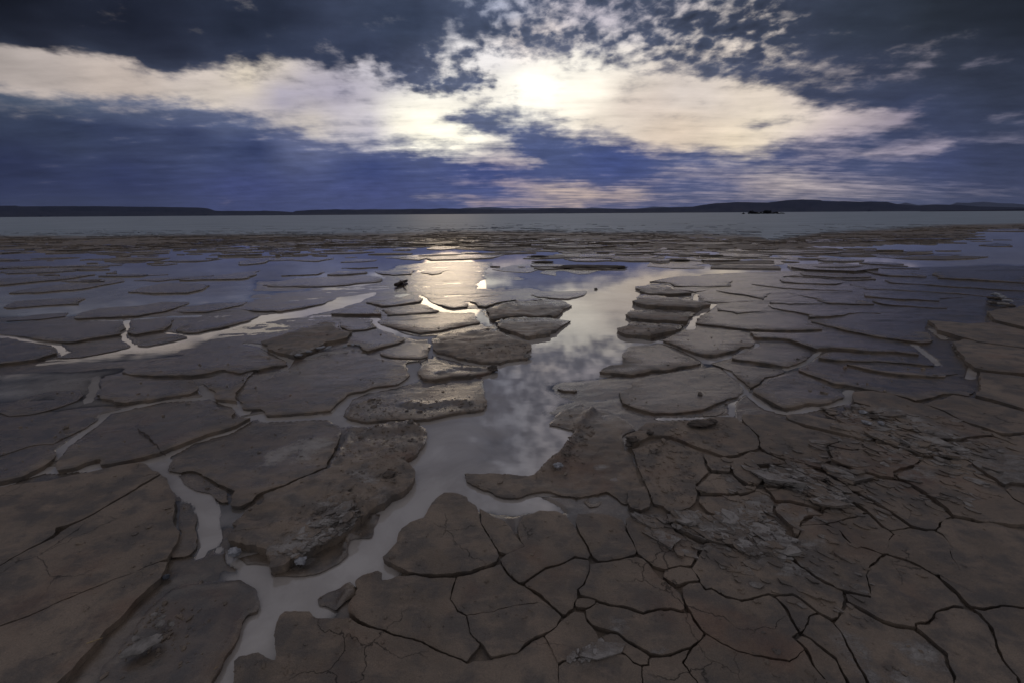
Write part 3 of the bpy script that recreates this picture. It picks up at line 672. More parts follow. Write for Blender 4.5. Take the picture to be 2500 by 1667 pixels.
# ------------------------------------------------------------------ mud slabs
PLATES = """
D|large dark slab in the left foreground, above the long straight black crack|M1 -300,1110 0,1075 190,1045 480,1000 850,930 1060,880 1230,855 1345,895 1425,962 1200,1095 960,1235 720,1370 495,1437 B1 488,205 270,335 0,500 -300,640
D|dark slab between the long straight crack and the thin crack at the left foreground|M1 1437,972 1490,1000 1500,1040 1580,1130 1585,1170 1570,1260 1535,1390 B1 1545,120 1605,195 1560,330 1500,430 1470,440 1220,553 880,690 540,822 350,907 0,1040 -300,1140 -300,665 0,515 270,350 480,250 560,190 640,140 M1 740,1380 970,1247 1210,1107
L|small half-sunk slab between the left foreground slab and the milky channel|M1 1600,1225 1650,1195 1710,1190 1730,1250 1775,1310 1760,1450 B1 1770,200 1760,330 1690,400 1530,420 1592,260 1622,190 1565,110 1595,0
D|dark slab in the bottom left corner under the thin crack, reddish along its right edge|B1 0,1052 350,917 540,832 880,702 1220,563 1440,468 1500,470 1440,570 1430,610 1200,830 1100,950 950,1070 850,1210 750,1300 640,1430 500,1560 -300,1600 -300,1155
W|rounded dark slab with pale flakes at bottom left, between muddy groove and milky channel|B1 830,1560 870,1380 1000,1260 1100,1100 1250,930 1400,770 1560,650 1780,580 1980,572 2180,590 2290,670 2340,760 2350,840 2320,890 2230,910 2200,980 2190,1060 2120,1180 2030,1330 1930,1480 1890,1560 1860,1800 800,1800
D|broad dark slab right of the channel mouth, under a long slanting crack|B2 340,915 560,905 590,945 640,965 760,970 850,975 960,1005 1120,1055 1330,1118 1560,1197 1720,1270 1890,1330 1990,1375 2040,1352 2200,1352 2352,1332 B3 0,1345 230,1290 375,1170 462,1140 545,1260 600,1400 610,1800 B2 -100,1800 -100,1350 -60,1310 120,1268 180,1310 250,1345 275,1335 265,1180 250,1120 285,990 300,950
D|smooth brown slab right of the channel, between the slanting crack and the little pale pool|B2 1000,620 1060,580 1180,545 1225,560 1220,625 1280,632 1370,597 1520,577 1640,605 1870,605 1825,800 1900,905 1985,950 2010,1100 2100,1200 1985,1345 1890,1305 1720,1240 1560,1168 1330,1090 1120,1025 1000,965 945,905 940,830 1000,760 1010,700 990,640
D|brown slab at lower centre, left of the widest black crack junction|B2 2000,950 2220,925 B3 30,915 200,870 420,830 555,900 630,960 560,1055 468,1110 385,1130 295,1190 230,1275 0,1322 B2 2200,1320 2115,1195 2020,1100
D|smooth slab at lower centre crossed by a fine pale crack, above the crack junction|B2 1890,605 2000,582 2150,535 2270,485 B3 90,515 150,595 250,665 300,693 425,785 555,880 410,817 190,857 30,898 B2 2220,912 1995,935 1910,890 1840,800
L|small half-sunk three-cornered slab at the edge of the milky channel, bottom centre|B2 640,770 760,700 960,625 1005,680 1000,730 900,800 820,880 730,840 650,830
D|rounded slab with a dark hollow on the right bank where the channel forks|M2 1650,1240 1700,1180 1780,1125 1860,1128 1990,1170 2000,1205 2065,1245 2095,1320 B2 2100,100 2150,225 2235,350 2265,400 2235,450 2150,492 2000,542 1860,562 1720,567 1600,560 1470,540 1400,510 1260,440 1230,410 1290,350 1370,280 1410,160 1480,100 1600,60
D|dark triangular slab between two fine cracks just below the channel fork|M2 2110,1262 2200,1325 2235,1345 2290,1370 B3 30,60 100,85 150,130 200,220 280,320 130,385 60,355 0,285 B2 2330,380 2270,360 2185,245 2125,100
D|domed brown slab with a bright upper rim, lower centre, left of the red-edged crack|B3 260,110 300,55 430,5 560,5 655,40 700,100 740,130 765,205 845,310 878,405 860,435 740,407 600,477 470,512 350,592 300,632 250,640 170,575 105,500 75,440 130,400 285,330 240,210
D|tongue-shaped brown slab ending at the widest black crack junction|B3 365,608 480,535 600,500 740,430 865,450 865,580 825,665 765,710 765,780 738,860 725,885 690,905 668,935 645,932 575,870 435,750 315,680 305,655
D|brown slab with a pale rim, right of the short red-edged crack at lower centre|B3 755,100 765,30 900,20 1060,40 1170,80 1192,180 1238,260 1295,370 1285,393 1150,423 1050,447 960,453 910,420 872,310 790,200
D|brown slab with parallel scratches in the lower centre, a black crack along its lower edge|B3 875,495 960,482 1060,472 1160,447 1290,422 1345,445 1435,525 1495,615 1615,695 1695,765 1712,830 1730,895 1700,905 1600,878 1490,883 1360,915 1300,900 1150,850 950,803 860,778 805,765 788,720 845,682 885,580
D|smooth brown slab just below the dark overhang at lower centre|B3 1205,65 1290,35 1500,30 1550,55 1575,105 1640,180 1790,262 1865,312 1840,350 1810,430 1772,482 1690,488 1560,532 1455,502 1360,430 1315,390 1260,260 1205,150
D|small wedge slab between two larger brown slabs, lower centre right|B3 1560,560 1690,515 1780,520 1860,630 1760,640 1650,678 1545,610
D|wide brown slab sprinkled with pale crust, below the grey flaky strip at lower right|B3 1892,298 2020,285 2200,355 2330,390 B4 230,350 330,350 400,385 535,485 715,605 845,665 852,738 815,862 775,878 665,826 525,715 440,675 300,685 255,675 50,738 0,728 B3 2200,792 2100,762 1980,693 1938,708 1885,650 1880,620 1795,515 1845,440 1893,332
D|long brown slab crossing the lower right, pitted with small holes|B3 1712,705 1770,660 1868,658 1925,728 1985,718 2100,792 2230,822 B4 45,763 258,698 315,728 372,800 420,905 500,1005 440,1035 470,1062 530,1135 430,1240 280,1222 130,1192 0,1158 B3 2050,1192 1918,1100 1870,1060 1800,940 1730,800
D|brown slab at the bottom edge with a red crack at its upper left corner|B3 1910,1120 2050,1205 2200,1283 2352,1320 B4 130,1208 280,1238 430,1252 535,1145 605,1260 725,1420 730,1800 B3 1900,1800 1860,1560 1720,1380 1810,1240 1890,1165
D|broad brown slab at the bottom with a white chipped lower corner|B3 845,915 900,888 950,838 1150,882 1300,932 1360,947 1490,912 1600,907 1720,935 1770,930 1795,1000 1845,1070 1882,1112 1860,1160 1780,1215 1600,1282 1510,1292 1420,1282 1340,1232 1240,1172 1130,1097 1060,1077 915,1040 858,980
D|little round slab squeezed beside the widest black crack junction|B3 800,795 870,797 930,812 930,830 895,865 850,883 760,868 770,805
D|slab with a frayed white frost fringe along its lower right edge, bottom centre|B3 650,990 740,930 820,942 852,1010 892,1062 940,1120 980,1200 990,1235 880,1292 760,1332 640,1342 595,1365 550,1255 482,1140 575,1060
D|narrow slab with a pale chip at its tip, right of the frost-fringed slab|B3 1005,1142 1070,1108 1130,1120 1235,1200 1335,1262 1410,1315 1395,1380 1340,1382 1245,1338 1195,1283 1085,1243 1015,1183
D|dark slab at the bottom edge below the frost-fringed slab|B3 615,1400 655,1367 880,1325 1010,1258 1080,1272 1190,1308 1250,1368 1335,1408 1345,1560 1345,1800 620,1800
D|brown slab at the bottom edge, directly below the white-chipped slab|B3 1415,1400 1430,1328 1600,1313 1770,1250 1700,1370 1710,1395 1845,1560 1880,1800 1365,1800 1355,1410
D|broad slab with a pale swollen blister at its top left, right foreground|B4 415,275 440,238 495,222 535,135 700,115 815,155 845,210 935,295 1055,328 1190,375 1083,450 1052,540 1057,640 1075,700 860,650 725,583 545,465 415,358
D|smooth slab right of the blistered slab, beneath a straight level crack|B4 730,105 830,87 980,67 1055,30 1170,143 1232,165 1262,188 1237,230 1233,352 1198,357 1060,308 945,283 858,190 825,150
D|smooth dark slab in the right foreground with a sharp corner notch at its top|B4 1257,168 1400,137 1540,167 1610,162 1685,205 1752,273 1762,312 1752,382 1785,468 1735,505 1645,525 1615,522 1500,452 1400,412 1247,357 1257,250 1287,192
D|long oval slab with a raised slanting ridge, right foreground|B4 1237,383 1400,438 1490,478 1615,548 1692,625 1782,697 1860,795 1780,793 1620,843 1555,893 1437,920 1440,952 1290,932 1182,902 1055,822 893,752 887,690 1080,722 1098,640 1073,540 1098,472 1220,395
D|large smooth dark slab at the right edge of the foreground|B4 1640,162 1660,70 1800,70 1980,110 2050,90 2420,190 2420,790 2180,768 2030,792 1905,780 1858,738 1797,668 1668,560 1662,535 1745,515 1808,480 1773,390 1783,310 1700,190
D|slab with two white frosty patches at the bottom right|B4 897,778 1050,853 1180,933 1290,963 1435,978 1535,1053 1635,1128 1692,1185 1712,1250 1782,1390 1790,1800 1120,1800 1087,1420 1048,1350 968,1220 868,1020 808,920 825,900 877,795
D|long dark slab running to the bottom right between two forked cracks|B4 1465,955 1458,932 1560,923 1640,857 1780,812 1880,818 1975,857 2032,932 2082,1040 2102,1130 2170,1240 2290,1370 2310,1800 1810,1800 1800,1370 1740,1250 1718,1165 1648,1103 1548,1023
D|almost black slab in the bottom right corner|B4 1920,805 2030,827 2180,792 2440,817 2440,1800 2330,1800 2325,1400 2198,1240 2133,1130 2103,1020 2058,920 1998,847
D|narrow slab at the bottom right, left of the white frosty patches|B4 597,875 660,847 755,897 795,935 842,1010 942,1220 1050,1420 1060,1800 920,1800 905,1420 838,1290 808,1210 738,1153 605,1045 545,1005 568,975 597,920
D|narrow strip slab pinched between two slanting cracks at the bottom edge|B4 540,1040 590,1057 715,1177 792,1235 872,1420 900,1800 760,1800 740,1420 658,1310 568,1130 490,1060
D|small slab above a dark triangular hole, lower right|B4 318,703 440,692 515,727 642,825 582,860 562,960 525,990 458,895 398,780
D|small broken slab left of the tall red-brown crack, centre right|M3 1228,1110 1290,1085 1370,1067 1385,1100 1418,1200 1412,1250 1330,1272 1245,1248 1217,1200
D|rough lumpy slab right of the tall red-brown crack, over the dark overhang|M3 1265,725 1400,690 1600,650 1750,708 1878,765 1910,865 1945,940 1865,1020 1825,1050 1845,1110 1820,1200 1780,1255 1690,1282 1600,1292 1540,1242 1460,1225 1405,1090 1360,960 1310,890
D|lumpy brown slab below the shallow water line, centre right, with dark clods on its crest|M3 1225,640 1215,610 1310,580 1385,497 1540,492 1850,467 2010,442 2180,447 2300,525 M4 158,570 180,665 100,683 0,708 M3 2200,782 2080,792 1980,752 1880,722 1740,672 1600,615 1450,615 1265,682
D|slab with a three-way hairline crack, centre right|M3 1902,778 2080,822 2200,812 M4 0,747 110,707 195,697 325,750 440,793 280,793 145,798 195,850 213,915 165,958 85,953 5,905 M3 2165,955 2148,880 2138,870 2122,930 1975,928 1935,880
D|small triangular slab left of the pale flaky zone|M3 1970,952 2130,952 2150,967 2240,1058 M4 80,977 162,977 145,1005 0,1028 M3 2180,1102 2100,1122 1868,1128 1848,1062
D|slab crusted pale grey on its lower half, centre right|M3 1865,1152 2100,1147 2190,1132 M4 20,1052 178,1012 243,1045 288,1112 283,1170 300,1225 200,1172 145,1225 95,1273 0,1268 M3 2100,1342 1960,1302 1885,1235 1858,1200
F|rough grey strip of broken flaky crust right of the dark overhang|B3 1578,50 1700,47 1860,37 2000,87 2200,117 2300,107 B4 100,107 178,177 298,237 375,255 393,300 375,352 240,323 195,372 120,383 0,323 B3 2200,333 2130,298 2020,263 1895,283 1805,240 1668,162 1598,82
F|pale flaky slab just above the dark triangular holes of the flaky strip|M4 312,1120 450,1127 610,1162 685,1205 615,1225 535,1275 523,1325 485,1383 445,1383 408,1310 338,1240 303,1165
D|thin brown slab above the pale flaky slab, crack fanning from its left tip|M4 237,988 380,1007 430,982 510,967 553,1043 640,1118 690,1150 610,1138 450,1098 315,1093 278,1030
F|pale upturned flake slab with a jagged lower edge, right centre|M4 238,930 287,807 480,867 522,910 512,950 420,962 370,983 228,968
F|slab with two pale streaks side by side in the flaky zone|M4 537,960 547,917 700,967 815,1007 872,1080 925,1112 900,1145 710,1153 628,1080
F|narrow pale slab under a ragged black crack in the flaky zone|M4 465,797 560,817 635,877 705,887 845,965 880,990 830,993 700,948 560,913 537,895 487,845 330,808
F|wedge slab with dark crumbs along its upper edge, right centre|M4 728,860 785,817 840,798 950,848 1130,905 1120,925 965,950 915,982 858,945
D|smooth slab with a zigzag black crack at its right end, right centre|M4 857,780 775,740 742,650 950,692 992,687 1052,648 1180,642 1275,672 1383,687 1422,723 1490,750 1435,797 1322,825 1282,870 1290,912 1180,897 950,827
D|long lumpy slab between two slanting hairline cracks, right of centre|M4 178,550 38,410 60,390 260,383 430,438 560,498 832,560 812,605 735,622 712,650 742,720 758,755 735,762 635,842 560,792 330,732 215,672
D|small smooth slab between two short hairline cracks|M4 865,563 1045,612 1032,635 987,663 950,673 755,635 835,615
D|smooth brown slab directly below the small lavender pool, right of centre|M4 415,392 540,382 700,417 950,457 1110,422 1195,447 1262,487 1280,535 1195,565 1120,583 1050,588 848,537 570,472 425,425
F|broken slab topped with dark icy crumbs beside the small lavender pool|M4 950,300 1090,310 1130,360 1180,400 1270,450 1260,480 1190,430 1110,412 950,440 800,410 930,380
W|round-ended slab between two lavender pools, right of centre|M4 95,185 120,150 250,80 400,30 480,10 620,60 770,130 890,170 900,230 800,295 600,300 490,330 400,345 300,300 200,250
D|long slab under the deep black undercut edge, right|M4 960,280 940,190 1100,180 1250,205 1440,280 1520,290 1700,365 1880,458 2020,525 2100,548 1900,563 1720,578 1480,523 1280,463 1130,383 1085,310
W|very long lens-shaped slab with a deep black undercut lower edge, right|U4 480,835 560,780 640,755 820,790 1050,860 1250,900 1600,925 1750,920 1870,890 M4 1880,60 1980,190 1930,230 1790,210 1480,270 1400,240 1200,190 900,140 780,120 600,50 490,10
W|long slab above the lens-shaped one, widening to the right|U4 650,735 700,705 760,690 1000,697 1300,720 1520,740 1640,790 1640,815 1280,792 840,780 700,755
W|thin slab tapering to both ends above the deep undercut|U4 860,795 1280,805 1650,835 1740,820 1870,872 1740,905 1600,910 1250,885 1050,845
D|flat dark slab at the right edge beyond the small pool|M4 1945,230 2000,190 1995,110 2010,40 2440,90 2440,370 2150,285
D|dark slab at the right edge scored by long slanting lines|M4 1535,295 1790,227 1930,247 2150,307 2440,392 2440,535 2150,533 1900,445 1700,350
F|dark uneven slab at the right edge with a black notch, beyond the flaky zone|M4 1735,612 2130,568 2440,553 2440,975 2165,958 2085,905 1915,805 1885,770 1788,680
F|row of pale overlapping flakes along the upper right of the flaky zone|M4 1425,660 1440,610 1280,555 1290,500 1480,547 1660,597 1705,617 1770,700 1850,775 1870,805 1760,762 1500,733 1435,693 1260,640 1140,600 1200,580
D|dark slab with pale bruised patches, far right of the flaky zone|M4 1517,762 1760,787 1880,837 2065,937 2152,995 2212,1075 2440,1190 2440,1290 2200,1282 2000,1267 1755,1213 1695,1152 1565,1052 1375,933 1328,905 1308,880 1447,817
D|broad smooth slab ending at a black hooked crack, right foreground|M4 940,992 985,967 1130,948 1180,923 1310,933 1365,952 1553,1077 1683,1177 1742,1228 1632,1260 1612,1315 1540,1322 1405,1283 1265,1182 1085,1072 955,1000
D|long narrow slab left of the hooked crack|M4 905,1007 1080,1103 1255,1213 1385,1302 1240,1335 1187,1300 1057,1175 957,1095 900,1065
D|dull slab running down to the level crack, right foreground|M4 725,1182 910,1167 935,1122 1040,1195 1060,1200 B4 1035,18 980,42 720,87 545,122 M4 545,1295 625,1240 700,1207
D|black-edged corner slab at the right edge of the foreground|M4 2178,997 2250,982 2440,1007 2440,1160 2290,1095 2220,1060
L|small round slab sunk in the wet hollow, centre|M3 815,1200 850,1150 930,1135 1000,1150 1010,1190 960,1240 880,1245
W|big greyish slab with a pale crusty oval on top, left of centre|M1 1480,910 1490,850 1560,780 1700,690 1900,630 2050,590 2200,500 2352,455 M2 150,455 270,480 430,470 560,450 720,455 830,470 872,540 850,640 790,760 730,885 460,985 340,1045 100,1125 M1 2280,1180 2140,1245 2040,1220 2050,1150 2080,1090 1900,1020 1700,920 1590,935
B|thick rugged slab with a white salt crust, overhanging the milky channel|M2 885,550 910,518 1000,520 1150,510 1280,470 1450,460 1520,490 1640,560 1600,690 1540,770 1430,845 1480,890 1540,990 1480,1080 1390,1150 1250,1240 1150,1290 B2 1060,90 960,190 800,270 700,300 560,400 530,450 480,480 430,450 330,530 220,550 200,450 190,380 100,350 0,340 B1 2180,330 2050,300 2040,250 2150,180 M1 2100,1440 2200,1300 2340,1215 M2 150,1150 340,1068 470,1000 735,905 805,770 865,650
L|low wet shelf showing under the rugged salt-crusted slab|B2 -80,400 0,475 100,470 200,480 225,575 430,585 650,555 840,465 918,385 912,300 960,240 1130,230 1160,130 1220,0 900,50 400,300
L|low wet shelf along the lower left side of the big greyish slab|M1 1570,955 1700,930 1900,1020 2060,1090 2050,1200 1980,1210 1890,1130 1740,1105 1640,1030
W|long rough-backed slab just above the channel bend, centre|M2 870,430 920,360 950,310 1080,255 1210,228 1260,240 1400,195 1560,190 1600,150 1900,80 2130,60 2150,200 2180,300 2130,370 1900,400 1650,465 1400,460 1250,465 1070,485 960,460
W|knobbly orange-tinged slab at the edge of the main pool, centre|U2 1520,950 1560,880 1640,840 1740,840 1900,875 2080,890 2225,910 2220,950 2100,990 1850,1005 1700,1035 1590,1015
W|very large smooth slab left of centre, ringed by milky water|U2 400,890 450,850 550,790 660,750 900,740 1040,750 1120,790 1250,815 1400,825 1600,840 1470,865 1480,960 M2 1480,50 1380,145 1150,160 1050,210 930,230 860,290 780,380 560,405 350,420 180,430 130,370 0,360 M1 2160,345 M2 -50,230 50,110 160,85 330,5
W|slab with a dark notch on its left, joined to the very large smooth slab|M1 1830,125 1860,78 2000,28 2200,-8 M2 60,-40 90,20 30,98 -62,215 M1 2145,295 1990,290 1905,280 1920,200 1860,170
W|large slab with a short upper crack, below the bright streaky channel|U1 1050,955 1200,900 1400,840 1560,810 1750,740 1890,710 2010,700 2160,690 2260,740 2352,770 U2 140,780 280,810 385,855 380,890 250,900 100,940 U1 2290,930 2150,965 1990,930 1850,965 1700,985 1400,985 1200,975
W|dark slab with a crinkled right end, left of centre|M1 860,270 870,180 950,90 1100,75 1300,83 1500,90 1750,85 1800,120 1825,180 1740,230 1500,260 1330,295 1100,325 970,290
W|long slab with bright wet rim and a twig lying on it, left|M1 470,850 560,770 600,700 700,630 900,550 1150,510 1290,400 1500,320 1620,280 1800,262 1860,300 1990,340 2125,372 2085,410 2075,450 2180,440 2260,440 2180,490 2050,550 1900,590 1650,670 1450,760 1200,830 1000,875 870,885 890,820 650,910 500,925 470,880
W|dark slab at the left edge above the milky channel|M1 0,800 200,720 500,700 525,740 500,800 400,870 200,980 0,1030 -300,1080 -300,850
L|wide flat wet slab at the left edge, nearly awash|M1 -300,460 100,445 400,410 650,360 800,400 880,450 780,540 600,620 480,690 300,695 0,785 -300,840
L|oval slab with bright wet streaks at the far left|M1 0,350 200,250 450,190 750,170 790,230 720,280 550,340 300,410 60,430 -100,400
W|thick dark slab with a rounded right end at the left edge|U1 0,640 70,635 200,660 420,690 540,740 555,770 350,840 0,890 -300,950 -300,650
W|wide slab with a glistening back, above the thick dark slab at left|U1 100,612 250,540 600,510 900,480 1130,480 1120,560 1070,610 850,650 650,690 450,680 300,655 170,640
L|low dark slab between two small bright pools at left|U1 560,760 700,690 900,660 1070,625 1080,665 1160,680 1190,720 900,790 700,820 460,830 550,795 680,740
W|slab right of the little vertical string of puddles at left|U1 1120,600 1170,560 1160,480 1500,450 1560,470 1500,580 1350,600 1180,625
L|low dark slab pointing into the bright channel at left|U1 1200,670 1170,635 1500,600 1650,615 1700,640 1550,680 1340,720 1230,720
W|smooth wing-shaped slab on the bank of the bright channel|U1 1560,565 1650,510 1800,480 2100,420 2300,420 2340,450 2250,495 2100,530 1900,570 1790,600 1620,600
W|long dished slab full of blue sheen with an upturned right tip|U1 620,450 650,420 900,370 1300,340 1500,310 1700,315 1690,340 1480,410 1250,450 950,465 650,475
W|slender upturned slab right of the long dished slab|U1 1540,405 1700,370 1900,350 2230,310 2200,340 2080,370 1900,410 1650,420
W|almond-shaped dry slab standing clear of blue water at left|U1 1110,235 1300,180 1500,145 1750,150 1890,170 1850,200 1700,240 1350,250
W|thin straight slab with a black edge in the blue water at left|U1 1170,127 1300,110 1600,95 1950,75 1900,90 1610,118 1400,135
W|longest thin slab in the blue water left of centre|U1 1590,130 1700,105 1950,85 2100,60 2352,30 2300,80 2180,120
W|flat slab near the left edge with a bright rim, in blue water|U1 60,245 200,210 450,170 700,140 1100,105 1160,130 1000,160 700,215 350,240
W|low slab at the left edge with a notch of water at its right|U1 0,350 100,310 400,290 750,275 740,340 500,350 200,370 0,380
L|sheened flat slab at the left edge beside the long dished slab|U1 0,500 150,460 350,430 640,415 620,450 350,480
W|long low slab on the far bank of the bright channel|U2 -100,380 100,350 350,345 600,310 800,305 680,345 480,385 330,412 80,408 -80,395
W|leaf-shaped slab tapering into the bright channel|U2 730,430 900,390 1010,345 1100,335 1180,370 1215,420 1210,445 1080,440 900,438
W|slab left of the glittering crack, its top gleaming|U2 1065,325 1200,320 1350,280 1480,240 1530,240 1590,300 1580,320 1350,355 1180,365
W|dark tapered slab just above the bright glittering trickle|U2 1200,375 1400,350 1590,325 1680,370 1745,395 1700,410 1480,430 1250,445 1235,420
L|slab under the brightest sun glare|U2 1530,235 1700,215 2000,200 2200,205 2315,255 2000,290 1800,298 1620,295
W|small dark-fronted slab right of the glittering crack|U2 1640,310 1800,305 1960,300 2010,335 1990,370 1850,385 1760,370 1680,340
W|slab reaching right from below the sun glare|U2 2000,300 2150,280 2320,262 2440,280 2430,300 2250,335 2160,370 2060,360 2040,330
W|orange-lit slab pitted like hammered metal, centre|U2 1185,490 1250,460 1600,430 1850,415 2040,405 2080,450 2110,510 1900,550 1700,580 1560,600 1420,570 1200,510
W|slab with a small puddle at its right corner, left of the orange-lit one|U2 810,490 870,460 1130,465 1140,520 1200,545 1060,570 920,580 870,560 830,530
B|heaved slab with a white frosty broken edge, left of centre|U2 115,690 300,625 550,540 700,495 800,492 830,545 935,600 900,655 720,690 640,745 450,815 290,775 200,745
W|smooth slab ending at the black split with frosty crumbs|U2 930,585 1060,578 1210,550 1330,590 1430,655 1380,690 1200,730 1100,760 1040,750 1020,700 880,700 920,640
W|ridged slab below the pale branching water thread, centre|U2 1170,770 1300,710 1450,670 1560,665 1660,690 1650,770 1640,810 1560,835 1250,812
B|rough dark-tipped slab jutting into the main pool from the left|U2 1680,640 1800,600 1950,575 2200,555 2352,600 U3 60,565 170,635 250,655 340,690 355,735 300,760 340,830 300,840 150,850 75,875 U2 2280,878 2100,870 1950,830 1840,800 1720,780 1665,750 1670,690
B|craggy slab pointing right into the pool, below a serrated black crack|U3 20,500 150,470 400,455 530,470 690,490 640,530 600,570 540,625 430,635 350,655 240,630 150,600 80,570
B|slab with pale shining back and ragged tip, left side of the bright pool|U3 -50,400 100,340 300,320 500,300 640,310 720,360 680,395 560,460 500,445 390,455 260,455 150,470 0,488 U2 2180,480 2170,430
W|little smooth slab tucked behind the pale shining one|U3 190,295 300,275 490,295 400,315 220,330
W|flat-topped slab at the head of the bright pool|U3 320,245 500,225 700,215 880,212 850,260 720,295 560,290 400,275
B|topmost slab of the stack along the right side of the bright pool|U3 1295,190 1400,175 1500,160 1570,175 1640,215 1760,240 1800,255 1600,265 1420,255 1330,240
B|second slab down the right side of the bright pool, speckled|U3 1260,330 1310,260 1500,265 1700,303 1850,328 1940,350 1940,375 1850,400 1650,390 1400,375 1290,350
B|third slab down the right side of the bright pool|U3 1215,450 1260,400 1450,388 1750,408 1860,420 1830,450 1790,480 1780,520 1500,505 1290,485
B|lowest slab of the stack beside the bright pool, rounded and rough|U3 1115,570 1200,515 1280,492 1500,513 1740,528 1725,560 1650,590 1500,620 1430,650 1290,640 1200,635 1150,610
W|diamond-shaped slab right of the pool with a dark stain|U3 1530,665 1640,605 1760,560 1900,550 2250,570 U4 45,530 155,600 145,645 0,700 U3 2150,770 1980,808 1850,790 1650,720
W|fan-shaped slab right of the cloud reflection with a spit to its left|U3 1210,705 1400,692 1560,700 1720,770 1905,865 1780,890 1560,935 1430,940 1260,985 1080,960 955,945 1050,880 1150,880 1165,790
W|big rounded slab with a warm bright upper rim, right of the main pool|M3 1110,205 1180,180 1270,105 1400,45 1700,0 1900,-20 2080,10 2220,100 2265,190 2240,240 2050,320 1880,380 1650,408 1440,405 1280,355 1140,300
L|low wet ledge at the lower right of the big rounded slab|M3 1880,400 2050,325 2240,250 2130,290 2110,390 2020,430 1900,430
W|smooth slab between two water threads, right of the big rounded slab|U3 1980,865 2100,840 U4 0,795 380,835 390,850 M4 400,20 250,75 110,150 80,160 30,90 0,60 U3 2150,930 2050,890
W|slab with fanlike raised wrinkles at its upper left|U4 -20,720 160,655 185,605 400,610 620,680 630,725 560,770 480,805 400,822 200,790 -15,765 U3 2140,815
W|broad sloping slab right of the wrinkled one, under a long dark step|U4 80,535 400,545 760,537 900,560 1200,610 1440,645 1510,705 1520,735 1300,712 760,685 650,695 400,602 195,595 160,590
W|large pale-lit slab right of the winding silver trickle|U3 1830,520 1850,470 1930,410 2100,410 2200,425 U4 0,405 250,370 300,365 540,398 570,450 700,495 720,522 400,532 100,525 -10,512
W|slab just above the large pale-lit one|U3 2005,350 2150,335 U4 -20,313 170,320 280,360 100,383 0,392 U3 2170,412 2010,395
W|small slab at the bend of the silver trickle|U3 1840,310 1860,260 1960,225 2080,230 U4 60,240 160,288 0,297 U3 1990,330
W|small slab at the upper end of the silver trickle|U3 1645,195 1850,193 1970,212 1840,240 1700,215
W|pale smooth slab at the near shore of the blue water, right of centre|U3 1385,140 1600,98 1750,85 2000,78 2120,92 2170,130 2160,180 2000,188 1700,183 1630,178 1560,150
W|slab with a black front edge between two silver puddles|U3 2000,218 2200,190 2290,192 U4 100,160 380,198 310,212 200,280 60,235
W|wedge slab with a hairline crack, right middle distance|U4 320,218 500,243 600,273 730,308 500,312 215,298
W|slab ending at the short silver puddle, right middle distance|U4 325,205 600,207 955,218 970,250 1060,292 1130,313 760,307 605,265 500,238
W|thin brown slab under a long black edge, right middle distance|U4 345,98 600,103 870,122 845,135 825,148 600,150 350,133
W|long flat slab below the thin brown one|U4 65,142 340,143 600,161 840,163 1025,190 960,210 620,198 380,186
W|upper shore slab with a long black front edge, right|U4 322,83 600,60 880,40 1060,60 1165,108 900,116 600,95
W|broad flat slab with a pale patch, right of the wedge slab|U4 225,312 740,321 1140,353 1185,383 1000,376 850,400 600,427 565,395 300,348
W|largest smooth slab of the right middle distance|U4 615,442 860,412 1010,388 1220,398 1530,443 1520,490 1600,540 1615,570 1555,637 1200,587 900,537 745,497 630,460
W|flat grey slab right of the short silver puddle|U4 1005,217 1055,198 1400,218 1895,247 1915,260 1720,263 1650,288 1250,263 1035,248
W|flat grey slab with a curled right corner|U4 1065,272 1250,278 1650,300 1760,332 1720,348 1600,347 1200,312
L|wide dull slab without clear edges, right middle distance|U4 1240,322 1640,357 1780,338 2050,333 2080,380 2075,457 1900,477 1550,450 1230,388
D|long dark slab crossing the right middle distance|U4 1560,462 1900,490 2090,478 2440,563 2440,700 2000,640 1850,600 1660,543 1640,520
D|dark sloping slab at the right edge above the small pool|U4 1780,640 1860,612 2440,705 2440,900 2050,868 1950,845 1800,700
W|big far slab with a long black front edge at the right|U4 1610,72 1620,42 1800,32 2440,42 2440,145 2000,118 1620,98
W|narrow far slab left of the black-fronted one at the right|U4 900,20 1100,5 1400,40 1580,80 1560,95 1200,75
W|long far slab below the black-fronted one at the right|U4 1185,115 1400,107 1600,103 2000,128 2440,155 2440,213 1870,178 1400,148 1280,138
W|long thin far slab running to the frosty crumb heap at right|U4 885,137 1180,120 1290,148 1500,163 1860,188 2440,220 2440,288 2050,252 1900,233 1400,203 1040,188
D|dark slab behind and right of the frosty crumb heap|U4 2060,392 2440,325 2440,540 2100,462
M|slab with a ridge of crumbled mud running down its middle, centre|M3 520,480 560,420 700,330 810,300 860,355 960,340 1100,375 1300,520 1240,560 1175,600 1185,720 1245,730 1295,900 1360,1050 1285,1075 1215,1110 1190,1215 1050,1080 880,1130 780,1150 650,1135 500,1095 400,1110 200,1140 50,1125 0,1080 M2 2080,1060 1990,1000 1960,940 2200,930 M3 60,940 370,960 500,820 700,640 740,540 600,500
W|tiny pale slab alone in the cloud reflection|M3 560,170 640,150 740,165 765,185 740,203 660,195
W|far double slab left of centre, upper piece|H2 0,600 250,570 280,600 160,635 0,650 -90,650 -90,625
W|far slab with a straight black front just right of the double slab|H2 290,610 340,595 660,605 800,580 780,600 640,622
W|far sliver slab standing in blue water, one of two in a row|H2 650,520 910,513 905,527 700,533
W|shorter far sliver slab, right one of two in a row|H2 935,515 1130,510 1060,527
W|far slab curled up at its right end|H2 790,630 1000,595 1190,600 1180,612 1080,622
W|very thin far slab with a straight black line, in open blue water|H2 815,678 1000,668 1230,670 1000,685
W|tiny far slab at the rim of the crust belt, left|H2 140,520 320,513 250,529
W|far slab with a lit back near the sun streak|H2 1280,522 1380,495 1540,500 1450,525
